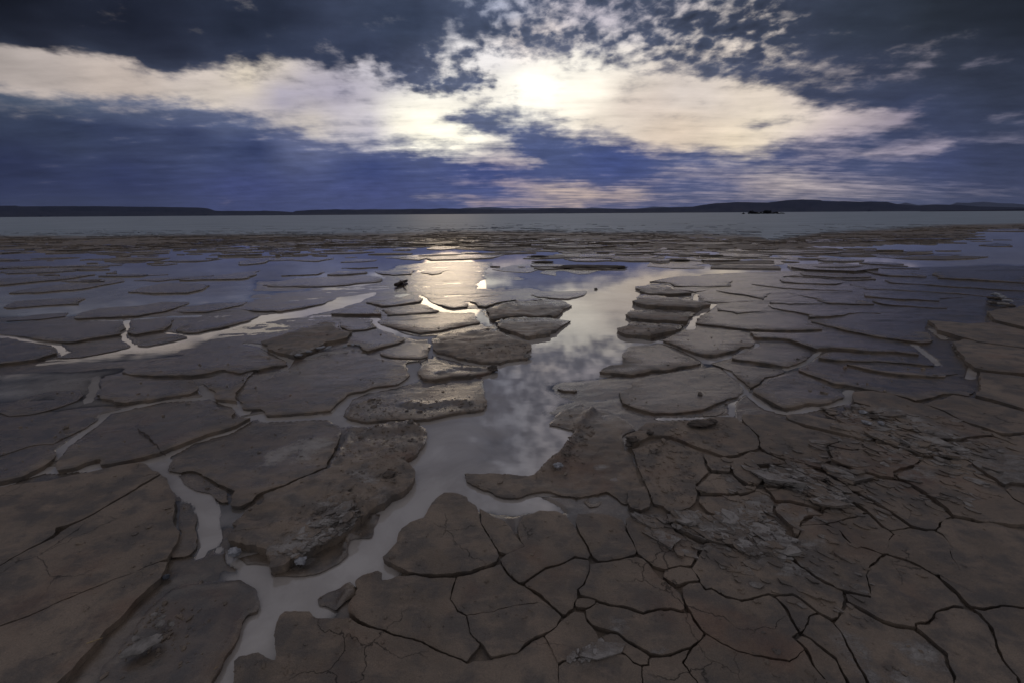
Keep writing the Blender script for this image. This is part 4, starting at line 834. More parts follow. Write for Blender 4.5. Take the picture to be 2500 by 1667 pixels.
W|far lit slab merging with the crust belt|H2 1570,512 1700,480 1970,480 1900,500 1750,517
W|far flat slab with bright top in the sun streak|H2 1210,582 1500,560 1800,545 2000,545 1900,575 1650,585 1550,610
W|long far slab with warm highlights, right half of the sun streak|H2 1610,582 1900,555 2352,555 2200,590 1900,605 1610,610
W|far low slab beside a scatter of puddles|H2 690,745 800,705 1070,705 1090,722 880,742
W|far low slab left of the puddle scatter|H2 270,745 640,730 690,705 660,735 400,750
W|far slab with a black kinked left end|H2 1130,705 1300,700 1515,703 1480,738 1300,745 1180,738
W|far curled slab at the top of the sun glare|H2 1560,720 1640,690 1800,688 1850,692 1750,730 1650,742
W|wide flat far slab left of the sun glare, with a small split|U2 130,160 400,110 700,90 1100,80 1250,105 1210,140 900,170 600,185 200,185
W|far slab with a thick black front right of centre|H3 580,537 600,522 980,518 980,535 700,548
L|far flat slab right below the thick-fronted one|H3 580,562 860,548 1280,552 1260,570 900,580 640,583
W|far slab right of the thick-fronted one|H3 1010,532 1300,515 1380,540 1060,542
W|small far island slab with a dark hump|H3 270,590 340,570 450,566 520,580 400,597
W|far slab at the right end of the row beyond the blue channel|H3 1390,552 1460,520 1700,520 1740,540 1560,555
L|far rounded slab with curved scratches, left of the dark mound slab|H3 0,690 200,655 330,640 480,640 530,670 330,725 100,710
L|bent pale slab under the dark mound in the blue water|H3 400,725 560,680 700,665 870,650 1140,655 1100,680 900,720 880,732 780,737 640,705 590,715 580,752
L|largest pale slab just awash in the blue water, right of centre|H3 1370,662 1450,605 1700,590 2100,583 2600,580 H4 400,560 410,590 250,612 0,603 H3 2200,660 1950,640 1800,660 1950,685 1700,688 1480,672
W|far slab with a dark front among the lit crust, right of centre|H3 1640,483 1760,465 1900,470 1820,486
W|far slab with a long black front, right of the lit crust|H3 1720,522 1900,490 2060,525
W|far slab at the edge of the blue channel, right|H3 2070,527 2200,480 2500,482 2500,525 2200,534
L|far awash slab with a straight black edge pointing right|H4 300,520 520,512 800,535 910,560 520,562 400,552
L|far smooth slab awash beyond the right shore|H4 1000,510 1400,495 1890,510 1700,518 1300,545 1150,535
W|far dark slab lying in the blue water near the right edge|H4 1960,433 2150,412 2310,435 2280,446 2120,443
L|far pale strip slab in the blue water at the left edge|H1 0,627 50,610 400,595 540,600 100,625
L|far pale strip slab, second from the left edge|H1 560,672 900,640 1160,640 1000,655
W|far low slab with a dark tip in blue water, left|H1 960,628 1200,605 1390,603 1270,627
W|far dark slab by the crust belt, left|H1 1020,578 1110,545 1200,528 1215,545 1150,565
W|far lumpy dark slab standing alone in the blue water, left|H1 930,728 1010,700 1085,703 1080,722
W|thin far slab near the left edge above the dark lumps|H1 300,747 310,738 490,733 485,752
W|far dark slab at the left edge in blue water|H1 -90,760 0,770 200,760 600,748 880,733 640,775 300,805 0,835 -90,840
W|thin dark slab between blue pools near the left edge|H1 690,793 700,775 920,778 900,790
W|far thin dark sliver in open blue water left of centre|H1 1735,607 1990,594 1900,606
L|far striped slab with dark lines in blue water, left of centre|H1 1200,755 1400,728 1540,730 1530,740 1290,752
"""
STY = {  # near edge height, far edge height, wetness, gap, roughness of outline, relief
 'D': (.0275, .0265, .14, .0008, 1.35, .60),
 'W': (.022, .007, .50, .0036, 1.75, .5),
 'L': (.0075, .003, .66, .0022, 1.2, .4),
 'F': (.032, .026, .10, .0013, 2.4, 2.4),
 'M': (.015, .007, .45, .0010, 2.2, 1.7),
 'B': (.036, .016, .30, .0012, 2.4, 2.4),
}
RIDGES = [("M3 900,350 830,420 760,520 700,600 660,700 600,780 520,850 430,930", .016, .020),
          ("B3 1240,390 1330,440 1450,560 1620,680", .006, .012),
          ("M3 1240,560 1400,610 1600,680", .008, .02), ("M3 1820,480 1900,490 1960,480", .018, .012),
          ("M2 1450,300 1650,320 1850,280 2000,300", .014, .03), ("U2 1750,950 1900,900 2150,920", .012, .03),
          ("U3 0,780 150,720 300,690", .012, .04), ("B2 920,1180 M2 920,1180 1040,1290 1130,1300", .018, .02),
          ("B4 1160,640 1350,710 1520,810 1600,880", .010, .016), ("M2 430,1010 700,900 900,700 1000,560", -.010, .03)]
RDW = [(np.array(list(zip(*ground_pt(*np.array(parse(s)).T, .02)))), h, w) for s, h, w in RIDGES]
def line_dist(x, y, pl):
    best = np.full(x.shape, 1e9)
    for a, b in zip(pl[:-1], pl[1:]):
        d = b - a; t = np.clip(((x - a[0]) * d[0] + (y - a[1]) * d[1]) / (d @ d + 1e-12), 0, 1)
        best = np.minimum(best, np.hypot(x - a[0] - t * d[0], y - a[1] - t * d[1]))
    return best

def rough_outline(w, amp, gap):
    """resample, push inward for the crack, and wobble with one shared field so neighbours keep fitting"""
    n = len(w); nx = np.roll(w, -1, 0); out = []
    area = .5 * np.sum(w[:, 0] * nx[:, 1] - nx[:, 0] * w[:, 1])
    if area < 0: w = w[::-1].copy(); nx = np.roll(w, -1, 0)
    e = nx - w; L = np.hypot(*e.T) + 1e-9; nrm = np.stack([-e[:, 1], e[:, 0]], 1) / L[:, None]
    for i in range(n):
        d = np.hypot(*w[i]); s = max(.004, .0052 * d)
        k = max(1, int(L[i] / s))
        for j in range(k):
            tt = j / k
            nn = nrm[i] * (1 if tt > .25 else .5 + 2 * tt) + (nrm[i - 1] * (.5 - 2 * tt) if tt < .25 else 0)
            out.append((*(w[i] + e[i] * tt), *nn))
    o = np.array(out); p = o[:, :2]; nn = o[:, 2:]
    d = np.hypot(*p.T); th = np.arctan2(p[:, 0], p[:, 1]); lr = np.log(d)
    p = p + nn * ((gap if gap > .001 else .0014) * d * np.clip(1 + 1.9 * fbm(p[:, 0] * 2.6, p[:, 1] * 2.6, 4, 3, .7), -.3, 4.5) - (0 if gap > .001 else .0019) * d)[:, None]
    a = amp * .0058 * d
    K = 16
    dx = fbm(th * K, lr * K, 6, 101, .66); dy = fbm(th * K + 40, lr * K, 6, 201, .66)
    return p + np.stack([a * dx, a * dy], 1)

def build_plate(idx, st, label, s, rng):
    hn, hf, wet, gap, ramp_, rel = STY[st]
    w0 = world_poly(s, .014 if st != 'L' else .004, 0 if st in 'DFB' else 1)
    if np.hypot(*w0.mean(0)) > 25: hn *= 1.2
    o = rough_outline(w0, ramp_, gap)
    d_c = np.hypot(*o.mean(0))
    lo, hi = o.min(0), o.max(0)
    # interior samples, spacing grows with distance
    r0, r1 = np.hypot(*o.T).min(), np.hypot(*o.T).max(); th = np.arctan2(o[:, 0], o[:, 1])
    st_r = .0065 if d_c < 3 else .0105
    st_t = .0048 if d_c < 3 else .006
    lr = np.arange(math.log(r0), math.log(r1), st_r); tt = np.arange(th.min(), th.max(), st_t)
    pts = np.zeros((0, 2))
    if len(lr) and len(tt) and len(lr) * len(tt) < 400000:
        A, B = np.meshgrid(lr, tt, indexing='ij')
        B = B + (np.arange(len(lr))[:, None] % 2) * st_t * .5
        A = A + rng.uniform(-.3, .3, A.shape) * st_r; B = B + rng.uniform(-.3, .3, A.shape) * st_t
        px = (np.exp(A) * np.sin(B)).ravel(); py = (np.exp(A) * np.cos(B)).ravel()
        # cheap reject, then exact
        k = (px > lo[0]) & (px < hi[0]) & (py > lo[1]) & (py < hi[1]); px, py = px[k], py[k]
        sd = seg_dist(px, py, o[::max(1, len(o) // 260)])
        k = sd > .004 * np.hypot(px, py); px, py, = px[k], py[k]
        sd = seg_dist(px, py, o); k = sd > .0035 * np.hypot(px, py)
        pts = np.stack([px[k], py[k]], 1)
    n = len(o); allp = np.concatenate([o, pts])
    c = allp.mean(0)
    V = [Vector((float(a), float(b))) for a, b in (allp - c)]
    res = delaunay_2d_cdt(V, [], [list(range(n))], 1, 1e-6)
    vv = np.array([(v.x, v.y) for v in res[0]]) + c
    F = [f for f in res[2] if len(f) == 3]
    if not F: return None
    F = np.array(F, np.int64)
    # orientation up
    a, b, d = vv[F[:, 0]], vv[F[:, 1]], vv[F[:, 2]]
    ar = (b[:, 0] - a[:, 0]) * (d[:, 1] - a[:, 1]) - (b[:, 1] - a[:, 1]) * (d[:, 0] - a[:, 0])
    F[ar < 0] = F[ar < 0][:, ::-1]
    X, Y = vv.T; R = np.hypot(X, Y)
    used = np.zeros(len(vv), bool); used[F.ravel()] = True
    # boundary edges
    E = np.concatenate([F[:, [0, 1]], F[:, [1, 2]], F[:, [2, 0]]])
    key = np.minimum(E[:, 0], E[:, 1]) * len(vv) + np.maximum(E[:, 0], E[:, 1])
    u, inv, cnt = np.unique(key, return_inverse=True, return_counts=True)
    BE = E[cnt[inv.ravel()] == 1]
    # distance to rim
    sd = np.abs(seg_dist(X, Y, o)) 
    onb = np.zeros(len(vv), bool); onb[BE.ravel()] = True; sd[onb] = 0
    t = np.clip((R - r0) / max(r1 - r0, 1e-6), 0, 1)
    lift = rng.uniform(.90, 1.08) if st == 'D' else rng.uniform(.62, 1.3)
    H = (hn + (hf - hn) * sstep(.0, 1., t)) * lift
    sc_ = min(1.35, max(.85, d_c / 4))
    H = H * sc_
    hn_ = 1 - .48 * sstep(3.5, 6, d_c) * (st in 'WL'); H = H * hn_
    ew = (.0045 if st in 'DL' else .0065) * max(1, d_c / 3)
    size = math.sqrt(max(1e-4, abs(ar).sum() / 2))
    tx, ty = rng.uniform(-1, 1), rng.uniform(-1, 1)
    rimn = 1 + .5 * fbm(X * 12, Y * 12, 3, 7)
    z = H * (1 - (.03 if st == 'D' else .12) * np.exp(-sd / (ew * .55)))
    z += (.0030 if st in 'WBF' else .0010) * sc_ * np.exp(-((sd - 1.6 * ew) / (1.3 * ew)) ** 2) * rimn
    z -= .004 * sc_ * sstep(.0, .5 * size, sd) * (1 if st != 'D' else .3)
    inn = sstep(0, 2 * ew, sd)
    ca, sa = math.cos(.22), math.sin(.22); xr = X * ca + Y * sa; yr = -X * sa + Y * ca
    z += rel * inn * (.0055 * fbm(X * 3.2, Y * 3.2, 3, 301) + .0026 * fbm(xr * 9, yr * 17, 3, 311) + .0016 * fbm(X * 34, Y * 34, 3, 321) * (.4 + rel * .4))
    if rel > 2: 
        rg = 1 - np.abs(fbm(X * 13, Y * 13, 4, 331, .6)) * 2.2
        z += inn * .010 * np.clip(rg, 0, 1) ** 2 * sstep(-.1, .5, fbm(X * 2.3 + 3, Y * 2.3, 3, 341))
    if st == 'D' or rel > 2:  # terraced flakes
        f = fbm(xr * 4.2 + 9, yr * 6.5, 4, 351, .55) * 3.2
        z += inn * .0022 * (np.floor(f) + sstep(.0, .16, f - np.floor(f))) * (1.6 if rel > 2 else .55)
    for pl, h, wd in RDW:
        if np.hypot(*(pl.mean(0) - o.mean(0))) > 2.5 + size: continue
        dd = line_dist(X, Y, pl)
        z += inn * h * np.exp(-(dd / wd) ** 2) * (1 + .8 * fbm(X * 45, Y * 45, 4, 361, .6))
    wv = wet + .10 * rng.uniform(-1, 1)
    wv = wv + .55 * sstep(.3, 1, t) * (st in 'WBM') * .5 + .35 * sstep(.0, .35 * size, sd) * (st == 'W')
    # mud nearer the open water beyond is wetter; far right shore too
    wv = wv + .12 * sstep(4.0, 6.5, R) + .10 * sstep(2.2, 4, R)
    rimw = 1 - sstep(0, 2.2 * ew, sd); farw = sstep(.35, .85, t)
    wv = np.clip(wv + rimw * ((.75 * farw - .15) if st in 'WLBM' else -.1), 0, 1)
    # crumble wall
    bv = np.unique(BE); m1 = len(vv); mp = -np.ones(m1, int); mp[bv] = np.arange(len(bv))
    cen = o.mean(0)
    nb = vv[bv]; dirc = np.zeros_like(nb); cntb = np.zeros(len(bv))
    ev = vv[BE[:, 1]] - vv[BE[:, 0]]; en = np.stack([ev[:, 1], -ev[:, 0]], 1); en /= (np.hypot(*en.T)[:, None] + 1e-9)
    for kx in (0, 1):
        np.add.at(dirc, mp[BE[:, kx]], en)
    dirc /= (np.hypot(*dirc.T)[:, None] + 1e-9)
    jag = (.0022 * np.sqrt(R[bv]) * fbm(nb[:, 0] * 60, nb[:, 1] * 60, 3, 371))[:, None]
    zb = z[bv]
    floor_z = -.03
    und = .3 if st in 'DF' else .55
    mid = nb + dirc * (jag - .006 * sc_ * und); zm = zb * (.5 + .3 * fbm(nb[:, 0] * 30, nb[:, 1] * 30, 3, 377)) - .001
    low = nb - dirc * (.020 * sc_ * und); zl = np.full(len(bv), floor_z)
    V3 = np.concatenate([np.stack([X, Y, z], 1), np.stack([nb[:, 0], nb[:, 1], zb], 1), np.stack([mid[:, 0], mid[:, 1], zm], 1), np.stack([low[:, 0], low[:, 1], zl], 1)])
    nbv = len(bv); i0, i1 = mp[BE[:, 0]], mp[BE[:, 1]]
    q1 = np.stack([m1 + i1, m1 + i0, m1 + nbv + i0, m1 + nbv + i1], 1)
    q2 = np.stack([m1 + nbv + i1, m1 + nbv + i0, m1 + 2 * nbv + i0, m1 + 2 * nbv + i1], 1)
    Q = np.concatenate([q1, q2])
    cr = blob_field(X, Y, CRUST); rd = blob_field(X, Y, RED)
    if st == 'F': cr = np.maximum(cr, .34 + .25 * fbm(X * 5, Y * 5, 3, 381))
    z2 = lambda v, f=1.0: np.concatenate([v, v[bv] * f, v[bv] * f, v[bv] * f])
    wv = np.broadcast_to(wv, X.shape)
    # origin on the ground under the slab
    V3[:, 0] -= cen[0]; V3[:, 1] -= cen[1]
    ob = mesh_np("mud_plate", V3, F, Q, dict(wet=z2(wv, .6), crust=z2(cr, .5), red=z2(rd), dry=np.zeros(len(V3))), MUD)
    ob.location = (cen[0], cen[1], 0)
    tag(ob, label, 'mud plate', 'plates of drying mud', 'thing')
    return ob
rng = np.random.default_rng(7)
nv = 0
for i, ln in enumerate(PLATES.strip().splitlines()):
    st, label, s = ln.split('|')
    try:
        ob = build_plate(i, st, label, s, rng)
        nv += len(ob.data.vertices)
    except Exception as e:
        print('PLATE FAIL', i, label, e)
print('plates verts', nv)

# ------------------------------------------------------------------ haze
def haze_box():
    m, T, o = mat_new("haze")
    v = T.new('ShaderNodeVolumePrincipled')
    v.inputs['Color'].default_value = (.55, .66, .98, 1); v.inputs['Density'].default_value = HAZE
    v.inputs['Anisotropy'].default_value = .25
    T.l.new(v.outputs[0], o.inputs['Volume'])
    L = 14000.0; V = [(x, y, z) for z in (-6.0, 420.0) for y in (-L, L) for x in (-L, L)]
    F = [(0, 2, 3, 1), (4, 5, 7, 6), (0, 1, 5, 4), (2, 6, 7, 3), (0, 4, 6, 2), (1, 3, 7, 5)]
    ob = mesh_np("haze", V, None, F, {}, m, smooth=False); tag(ob, kind='stuff', label='thin blue evening haze over the flat')
HAZE = 3.2e-5
haze_box()

# ------------------------------------------------------------------ hills
def hill_material(name, c1, c2, base):
    m, T, o = mat_new(name)
    geo = T.new('ShaderNodeNewGeometry'); Pp = geo.outputs['Position']
    n = T.noise(T.mapping(Pp, (1, 1, 3)), .006, 6, .65)
    sep = T.new('ShaderNodeSeparateXYZ'); T.l.new(Pp, sep.inputs[0])
    c = T.mix(T.ramp(n, .38, .62), (*c1, 1), (*c2, 1))
    bs = T.new('ShaderNodeBsdfPrincipled'); T.put(bs.inputs['Base Color'], c)
    bs.inputs['Roughness'].default_value = .95; bs.inputs['Specular IOR Level'].default_value = .1
    T.l.new(bs.outputs[0], o.inputs[0]); return m
def ridge(name, s, dist, depth, mat, seed, label, toe=.0, cliff=.5):
    p = np.array(parse(s)); xs = np.arange(p[:, 0].min(), p[:, 0].max(), 3.0)
    ys = np.interp(xs, p[:, 0], p[:, 1]) + .5 * fbm(xs * .05, xs * 0, 4, seed)
    d = raydir(xs, ys); az = np.arctan2(d[:, 0], d[:, 1]); hz = np.hypot(d[:, 0], d[:, 1])
    H = CAMH + dist * d[:, 2] / hz
    prof = [(-1.0, -.02), (-.75, .10), (-.5, .24), (-.32, .42), (-.2, .62), (-.1, .86), (0, 1.0), (.3, .99), (.7, .7), (1.2, -.02)]
    rows = []
    for j, (o_, h_) in enumerate(prof):
        off = o_ * depth * (1 + .35 * fbm(az * 40, az * 0 + j * .6, 4, seed + 5) * (o_ < 0))
        rr = dist + off
        zz = np.where(h_ < 0, -3.0, H * (h_ + (.10 * fbm(az * 90, az * 0 + j, 4, seed + 9) if h_ not in (1.0,) else 0)))
        # keep rows behind the crest below the sight line
        if o_ > 0: zz = np.minimum(zz, H * .99)
        rows.append(np.stack([rr * np.sin(az), rr * np.cos(az), zz], 1))
    V = np.concatenate(rows); n = len(xs); m = len(prof)
    i = np.arange(m - 1)[:, None] * n; j = np.arange(n - 1)[None, :]
    q = np.stack([i + j, i + j + 1, i + n + j + 1, i + n + j], -1).reshape(-1, 4)
    o = mesh_np(name, V, None, q, {}, mat); tag(o, kind='structure', label=label); return o
H_DARK = hill_material("hill_dark", (.011, .015, .038), (.022, .024, .050), 0)  # navy tint of the air in front is mixed into the hill colour
H_MID = hill_material("hill_mid", (.020, .024, .040), (.042, .040, .054), 0)
H_FAR = hill_material("hill_far", (.05, .062, .11), (.07, .082, .13), 0)  # paler and bluer: distance haze painted into the base colour
ridge("hills", "H1 -900,118 -200,118 0,120 150,121 160,126 350,126 900,125 1300,130 1750,137 1830,140 1870,146 1930,167 2352,168 H2 0,166 120,165 300,170 400,178 430,180 436,170 560,160 800,153 1000,157 1200,158 1350,155 1500,150 1620,152 1750,145 1900,148 2100,152 2352,158 H3 0,158 400,158 450,150 1080,150 1200,150 1400,145 1600,135 1700,133 1800,130 1870,118 2000,100 2200,88 H4 -40,82 0,80 250,85 400,65 530,60 680,65 700,73 900,75 1000,78 1120,76 1230,78 1300,95 1330,100 1500,112 1650,100 1800,104 2000,118 2352,125 3200,130", 5200, 900, H_DARK, 401, 'dark flat topped mesas and low hills along the horizon')
ridge("hills", "H2 900,160 1000,156 1150,150 1250,154 1900,150 2000,138 2200,135 2352,145 H3 0,135 200,145 400,142 600,138 850,145 900,138 1000,144 1100,148 1300,148 1390,140 1450,130 1550,132 1650,140 1800,160", 11000, 900, H_FAR, 431, 'faint blue ridge behind the low hills')
ridge("hills", "H4 1150,110 1300,98 1340,96 1380,86 1420,94 1480,105 1600,100 1750,102 1800,84 1850,86 1900,88 2020,78 2100,85 2160,90 2250,92 2352,100 3200,110", 9500, 1100, H_FAR, 451, 'jagged blue mountains at the far right')
ridge("hills", "H4 1500,154 1700,150 2000,146 2200,142 2352,136 3200,130", 1500, 200, H_DARK, 471, 'low dark spit of land at the right end of the flat')


# ------------------------------------------------------------------ crust flakes: thousands of small curled chips
def crust_flakes():
    rg = np.random.default_rng(11)
    N = 9000
    th = rg.uniform(-1.0, 1.0, N * 3); lr = rg.uniform(math.log(8.5), math.log(48), N * 3)
    cre = np.interp(th, CR_A, CR_R); pla = np.interp(th, PL_A, PL_R)
    t = (lr - cre) / np.maximum(pla - cre, .05)
    dens = np.where(t < 0, .55 * np.exp(t / .30), np.where(t < 1, 1.0, .55 * np.exp(-(t - 1) / .4)))
    clump = fbm(np.exp(lr) * np.sin(th) * .35, np.exp(lr) * np.cos(th) * .5, 4, 501)
    dens = dens * np.clip(.55 + 1.7 * clump, 0.02, 1)
    k = np.where(rg.uniform(0, 1, N * 3) < dens)[0][:N]
    th, lr, t = th[k], lr[k], t[k]
    R = np.exp(lr); X = R * np.sin(th); Y = R * np.cos(th)
    z0, _, _ = ground_height(X, Y)
    V = []; Q = []; T3 = []; W = []; D = []; base = 0
    M = 7
    ang = np.arange(M) / M * 2 * math.pi
    for i in range(len(X)):
        s = rg.lognormal(-1.75, .55) * (1.0 if t[i] > 0 else 1.5); s = min(s, .9)
        rx = s * rg.uniform(.8, 1.6); ry = s * rg.uniform(.5, .9)
        a = ang + rg.uniform(-.28, .28, M); rr = rg.uniform(.72, 1.12, M); tw = rg.uniform(-.35, .35)
        lx = np.cos(a) * rr * rx; ly = np.sin(a) * rr * ry
        px = X[i] + lx * math.cos(tw) - ly * math.sin(tw); py = Y[i] + lx * math.sin(tw) + ly * math.cos(tw)
        h = rg.uniform(.006, .022) * (1 + (rg.uniform() < .08) * 1.2)
        b = max(z0[i], 0.0) if t[i] < .1 else z0[i]
        # near edge stands up, far edge sinks in
        slope = rg.uniform(.15, 1.0)
        top = b + h * (1 - slope * (ly - ly.min()) / (np.ptp(ly) + 1e-6) * .8) + rg.uniform(-.002, .002, M)
        ctr = np.array([[X[i], Y[i], b + h * (1 - slope * .4) - .003]])
        ring = np.stack([px, py, top], 1); low = np.stack([X[i] + (px - X[i]) * .95, Y[i] + (py - Y[i]) * .95, np.full(M, b - .03)], 1)
        V.append(ring); V.append(low); V.append(ctr)
        j = np.arange(M); j2 = (j + 1) % M
        T3.append(np.stack([np.full(M, base + 2 * M), base + j, base + j2], 1))
        Q.append(np.stack([base + j2, base + j, base + M + j, base + M + j2], 1))
        w = rg.uniform(.3, .9) if t[i] < .5 else rg.uniform(.05, .5)
        W.append(np.full(2 * M + 1, w)); D.append(np.full(2 * M + 1, .55 * sstep(.7, 1.2, t[i]))); base += 2 * M + 1
    V = np.concatenate(V)
    o = mesh_np("crust_flakes", V, np.concatenate(T3), np.concatenate(Q), dict(wet=np.concatenate(W), dry=np.concatenate(D), crust=np.zeros(len(V)), red=np.zeros(len(V))), MUD, smooth=False)
    tag(o, kind='stuff', label='belt of small broken crust flakes along the far edge of the water')
crust_flakes()

# ------------------------------------------------------------------ loose clods, flakes and litter
FROST = simple_material("frosted_clod", (.20, .205, .225), (.38, .385, .41), 60, .8, .004)
PALE = simple_material("pale_flake", (.15, .14, .13), (.27, .25, .235), 40, .85, .003)
DARKC = simple_material("dark_clod", (.050, .042, .037), (.115, .092, .076), 30, .7, .006)
STONE = simple_material("dark_pebble", (.03, .035, .05), (.07, .075, .09), 90, .35, .001)
STRAW = simple_material("straw", (.22, .16, .09), (.34, .26, .15), 50, .7)
WOOD = simple_material("driftwood", (.030, .022, .018), (.07, .05, .04), 50, .7, .002)

def clod(name, tile_pt, size, flat, mat, label, cat, seed, zbase=.0, turn=0, stretch=1.0, rough=.35, group=None):
    rg = np.random.default_rng(seed)
    bm = bmesh.new(); bmesh.ops.create_icosphere(bm, subdivisions=4, radius=1.0)
    c = np.array([v.co[:] for v in bm.verts])
    n = fbm(c[:, 0] * 1.3 + seed, c[:, 1] * 1.3 + c[:, 2] * 1.7, 5, seed, .6) * rough * 1.4
    size = size * .78
    n = n + np.abs(fbm(c[:, 0] * 3 + c[:, 2] * 2, c[:, 1] * 3 - seed, 4, seed + 1, .6)) * -rough * .8
    c = c * (1 + n)[:, None]
    c[:, 0] *= size * stretch; c[:, 1] *= size; c[:, 2] *= size * flat
    c[:, 2] -= c[:, 2].min() * .55
    ca, sa = math.cos(turn), math.sin(turn)
    c = np.stack([c[:, 0] * ca - c[:, 1] * sa, c[:, 0] * sa + c[:, 1] * ca, c[:, 2]], 1)
    for v, p in zip(bm.verts, c): v.co = p
    me = bpy.data.meshes.new(name); bm.to_mesh(me); bm.free()
    me.materials.append(mat)
    for p in me.polygons: p.use_smooth = True
    o = bpy.data.objects.new(name, me); COL.objects.link(o)
    q = parse(tile_pt)[0]; x, y = ground_pt(q[0], q[1], zbase)
    o.location = (float(x), float(y), zbase)
    tag(o, label, cat, group, 'thing'); return o

clod("clod", "B1 2105,368", .024, .7, FROST, "white frosted lump hanging at the left corner of the rugged overhanging plate", "clod", 1, .018)
clod("clod", "B2 490,445", .022, .7, FROST, "white frosted lump under the lower tip of the rugged crusted plate", "clod", 2, .020)
clod("pebble", "B1 1492,585", .011, .7, STONE, "shiny blue-black pebble in the muddy groove at lower left", "pebble", 3, .012, .3, 1.2, .15)
clod("flake", "B1 1280,1205", .026, .32, PALE, "long pale mud flake on the rounded plate at the bottom left", "flake", 4, .024, .8, 1.9, .3)
for i, (a, b, sz, t) in enumerate([(1385, 918, .008, "on the rounded plate, uppermost of the crumbs"), (1455, 945, .008, "on the rounded plate, second crumb down"), (1440, 1005, .011, "largest crumb of the curved row on the rounded plate"), (1545, 1000, .008, "crumb at the right end of the curved row on the rounded plate"), (1225, 1135, .009, "crumb just above the long pale flake")]):
    clod("crumb", "B1 %d,%d" % (a, b), sz, .5, PALE, "small pale " + t if 'crumb' in t else t, "crumb", 20 + i, .024, i * .7, 1.4, .35, "crumbs on the rounded plate")
clod("clod", "M2 1290,960", .030, .45, DARKC, "dark knob on the crusted plate beside its pale round patch", "clod", 31, .030)
clod("clod", "M2 1020,1270", .026, .4, DARKC, "dark crumbly knob on the lower right rim of the crusted plate", "clod", 32, .034)
clod("clod", "M3 600,870", .022, .5, FROST, "pale blue crumb at the foot of the crumbled mud ridge", "clod", 33, .026, .4, 1.2)
clod("clod", "M3 1265,640", .030, .5, DARKC, "dark clod at the top of the tall red-brown crack", "clod", 34, .026, 0, 1.3)
clod("clod", "M3 1225,690", .018, .5, DARKC, "small dark clod left of the tall crack", "clod", 35, .020)
clod("clod", "M3 1870,495", .040, .35, DARKC, "long dark clod on the crest of the lumpy plate, centre right", "clod", 36, .030, 0, 2.0)
clod("clod", "M3 1990,475", .026, .45, DARKC, "round dark clod right of the long one on the lumpy plate", "clod", 37, .030)
clod("clod", "M3 1420,580", .022, .45, DARKC, "small dark knob just right of the water fork, centre", "clod", 38, .028)
clod("clod", "M4 205,895", .020, .6, PALE, "pale grey lump in the flaky zone beside two small cracks", "clod", 39, .026)
clod("clod", "U3 10,935", .045, .6, DARKC, "black crumbly clod on the left shore of the cloud reflection", "clod", 40, .010, 0, 1.0)
clod("clod", "U3 325,815", .035, .5, PALE, "pale clod at the tip of the rough dark plate in the main pool", "clod", 41, .010)
clod("clod", "U3 935,212", .030, .6, DARKC, "tiny dark clod in the water at the tip of the flat-topped plate", "clod", 42, 0)
clod("mud_mound", "H3 800,676", .26, .14, DARKC, "left half of the dark crumbly mound in the blue water", "mound", 43, .004, .02, 2.4, .35)
clod("mud_mound", "H3 1000,682", .24, .17, DARKC, "right half of the dark crumbly mound in the blue water", "mound", 44, .0, .0, 2.2, .4)
clod("mud_mound", "H3 455,632", .15, .22, DARKC, "small dark hump behind the bent pale plate in the blue water", "mound", 45, 0, 0, 2.0, .3)
clod("clod", "H3 1685,612", .13, .18, DARKC, "dark crumb heap on the largest awash plate", "clod", 46, .01, 0, 2.2)
clod("clod", "H3 420,578", .12, .2, DARKC, "dark hump on the small far island plate", "clod", 47, .02, 0, 2.4)
# frosty crumb heap at the right edge
rg = np.random.default_rng(5)
for i, (a, b, sz, m_, l) in enumerate([
    (2120, 240, .055, FROST, "topmost frosted lump of the crumb heap at the right edge"), (2165, 262, .06, FROST, "pale frosted lump right below the topmost one in the right edge heap"),
    (2075, 268, .045, DARKC, "dark lump at the left end of the crumb heap at the right edge"), (2130, 275, .06, DARKC, "dark hollow-backed lump in the middle of the right edge heap"),
    (2215, 292, .05, FROST, "flat frosted lump at the right of the right edge heap"), (2180, 318, .05, PALE, "grey lump in the lower middle of the right edge heap"),
    (2110, 310, .045, DARKC, "dark low lump at the lower left of the right edge heap"), (2240, 335, .055, DARKC, "dark lump at the lower right of the right edge heap"),
    (2190, 352, .05, DARKC, "lowest dark lump of the right edge heap"), (2070, 300, .035, PALE, "small grey lump at the left foot of the right edge heap")]):
    clod("clod", "U4 %d,%d" % (a, b), sz * .8, .5, m_, l, "clod", 60 + i, .02, i * .5, 1.5, .4, "crumb heap at the right edge")
# frosty broken edge of the heaved plate, and pool-side crumbs
for i, (a, b, sz, l) in enumerate([(470, 800, .035, "frosted lump at the lower tip of the heaved plate"), (560, 770, .03, "frosted lump partway up the broken edge of the heaved plate"), (680, 735, .04, "white lump at the left of the black split, centre left"), (745, 738, .035, "white lump in the middle of the black split, centre left"),
    (890, 722, .035, "white lump right of the middle of the black split"), (960, 705, .03, "white frosted knob at the right end of the black split"), (1010, 708, .022, "last small white knob right of the black split")]):
    clod("clod", "U2 %d,%d" % (a, b), sz * .62, .5, FROST, l, "clod", 80 + i, .022, i * .4, 1.9, .45, "frosted lumps on the black split")
for i, (a, b, sz, l) in enumerate([(1030, 300, .03, "icy crumb on top of the broken plate by the lavender pool"), (1130, 340, .04, "dark icy lump in the middle of the broken plate by the lavender pool"), (1180, 390, .028, "dark crumb at the right of the broken plate by the lavender pool"), (1060, 385, .03, "pale icy lump at the left of the broken plate by the lavender pool")]):
    clod("clod", "M4 %d,%d" % (a, b + 60), sz * .6, .5, FROST if i != 1 else DARKC, l, "clod", 95 + i, .03, i * .6, 1.6, .45, "icy crumbs by the lavender pool")

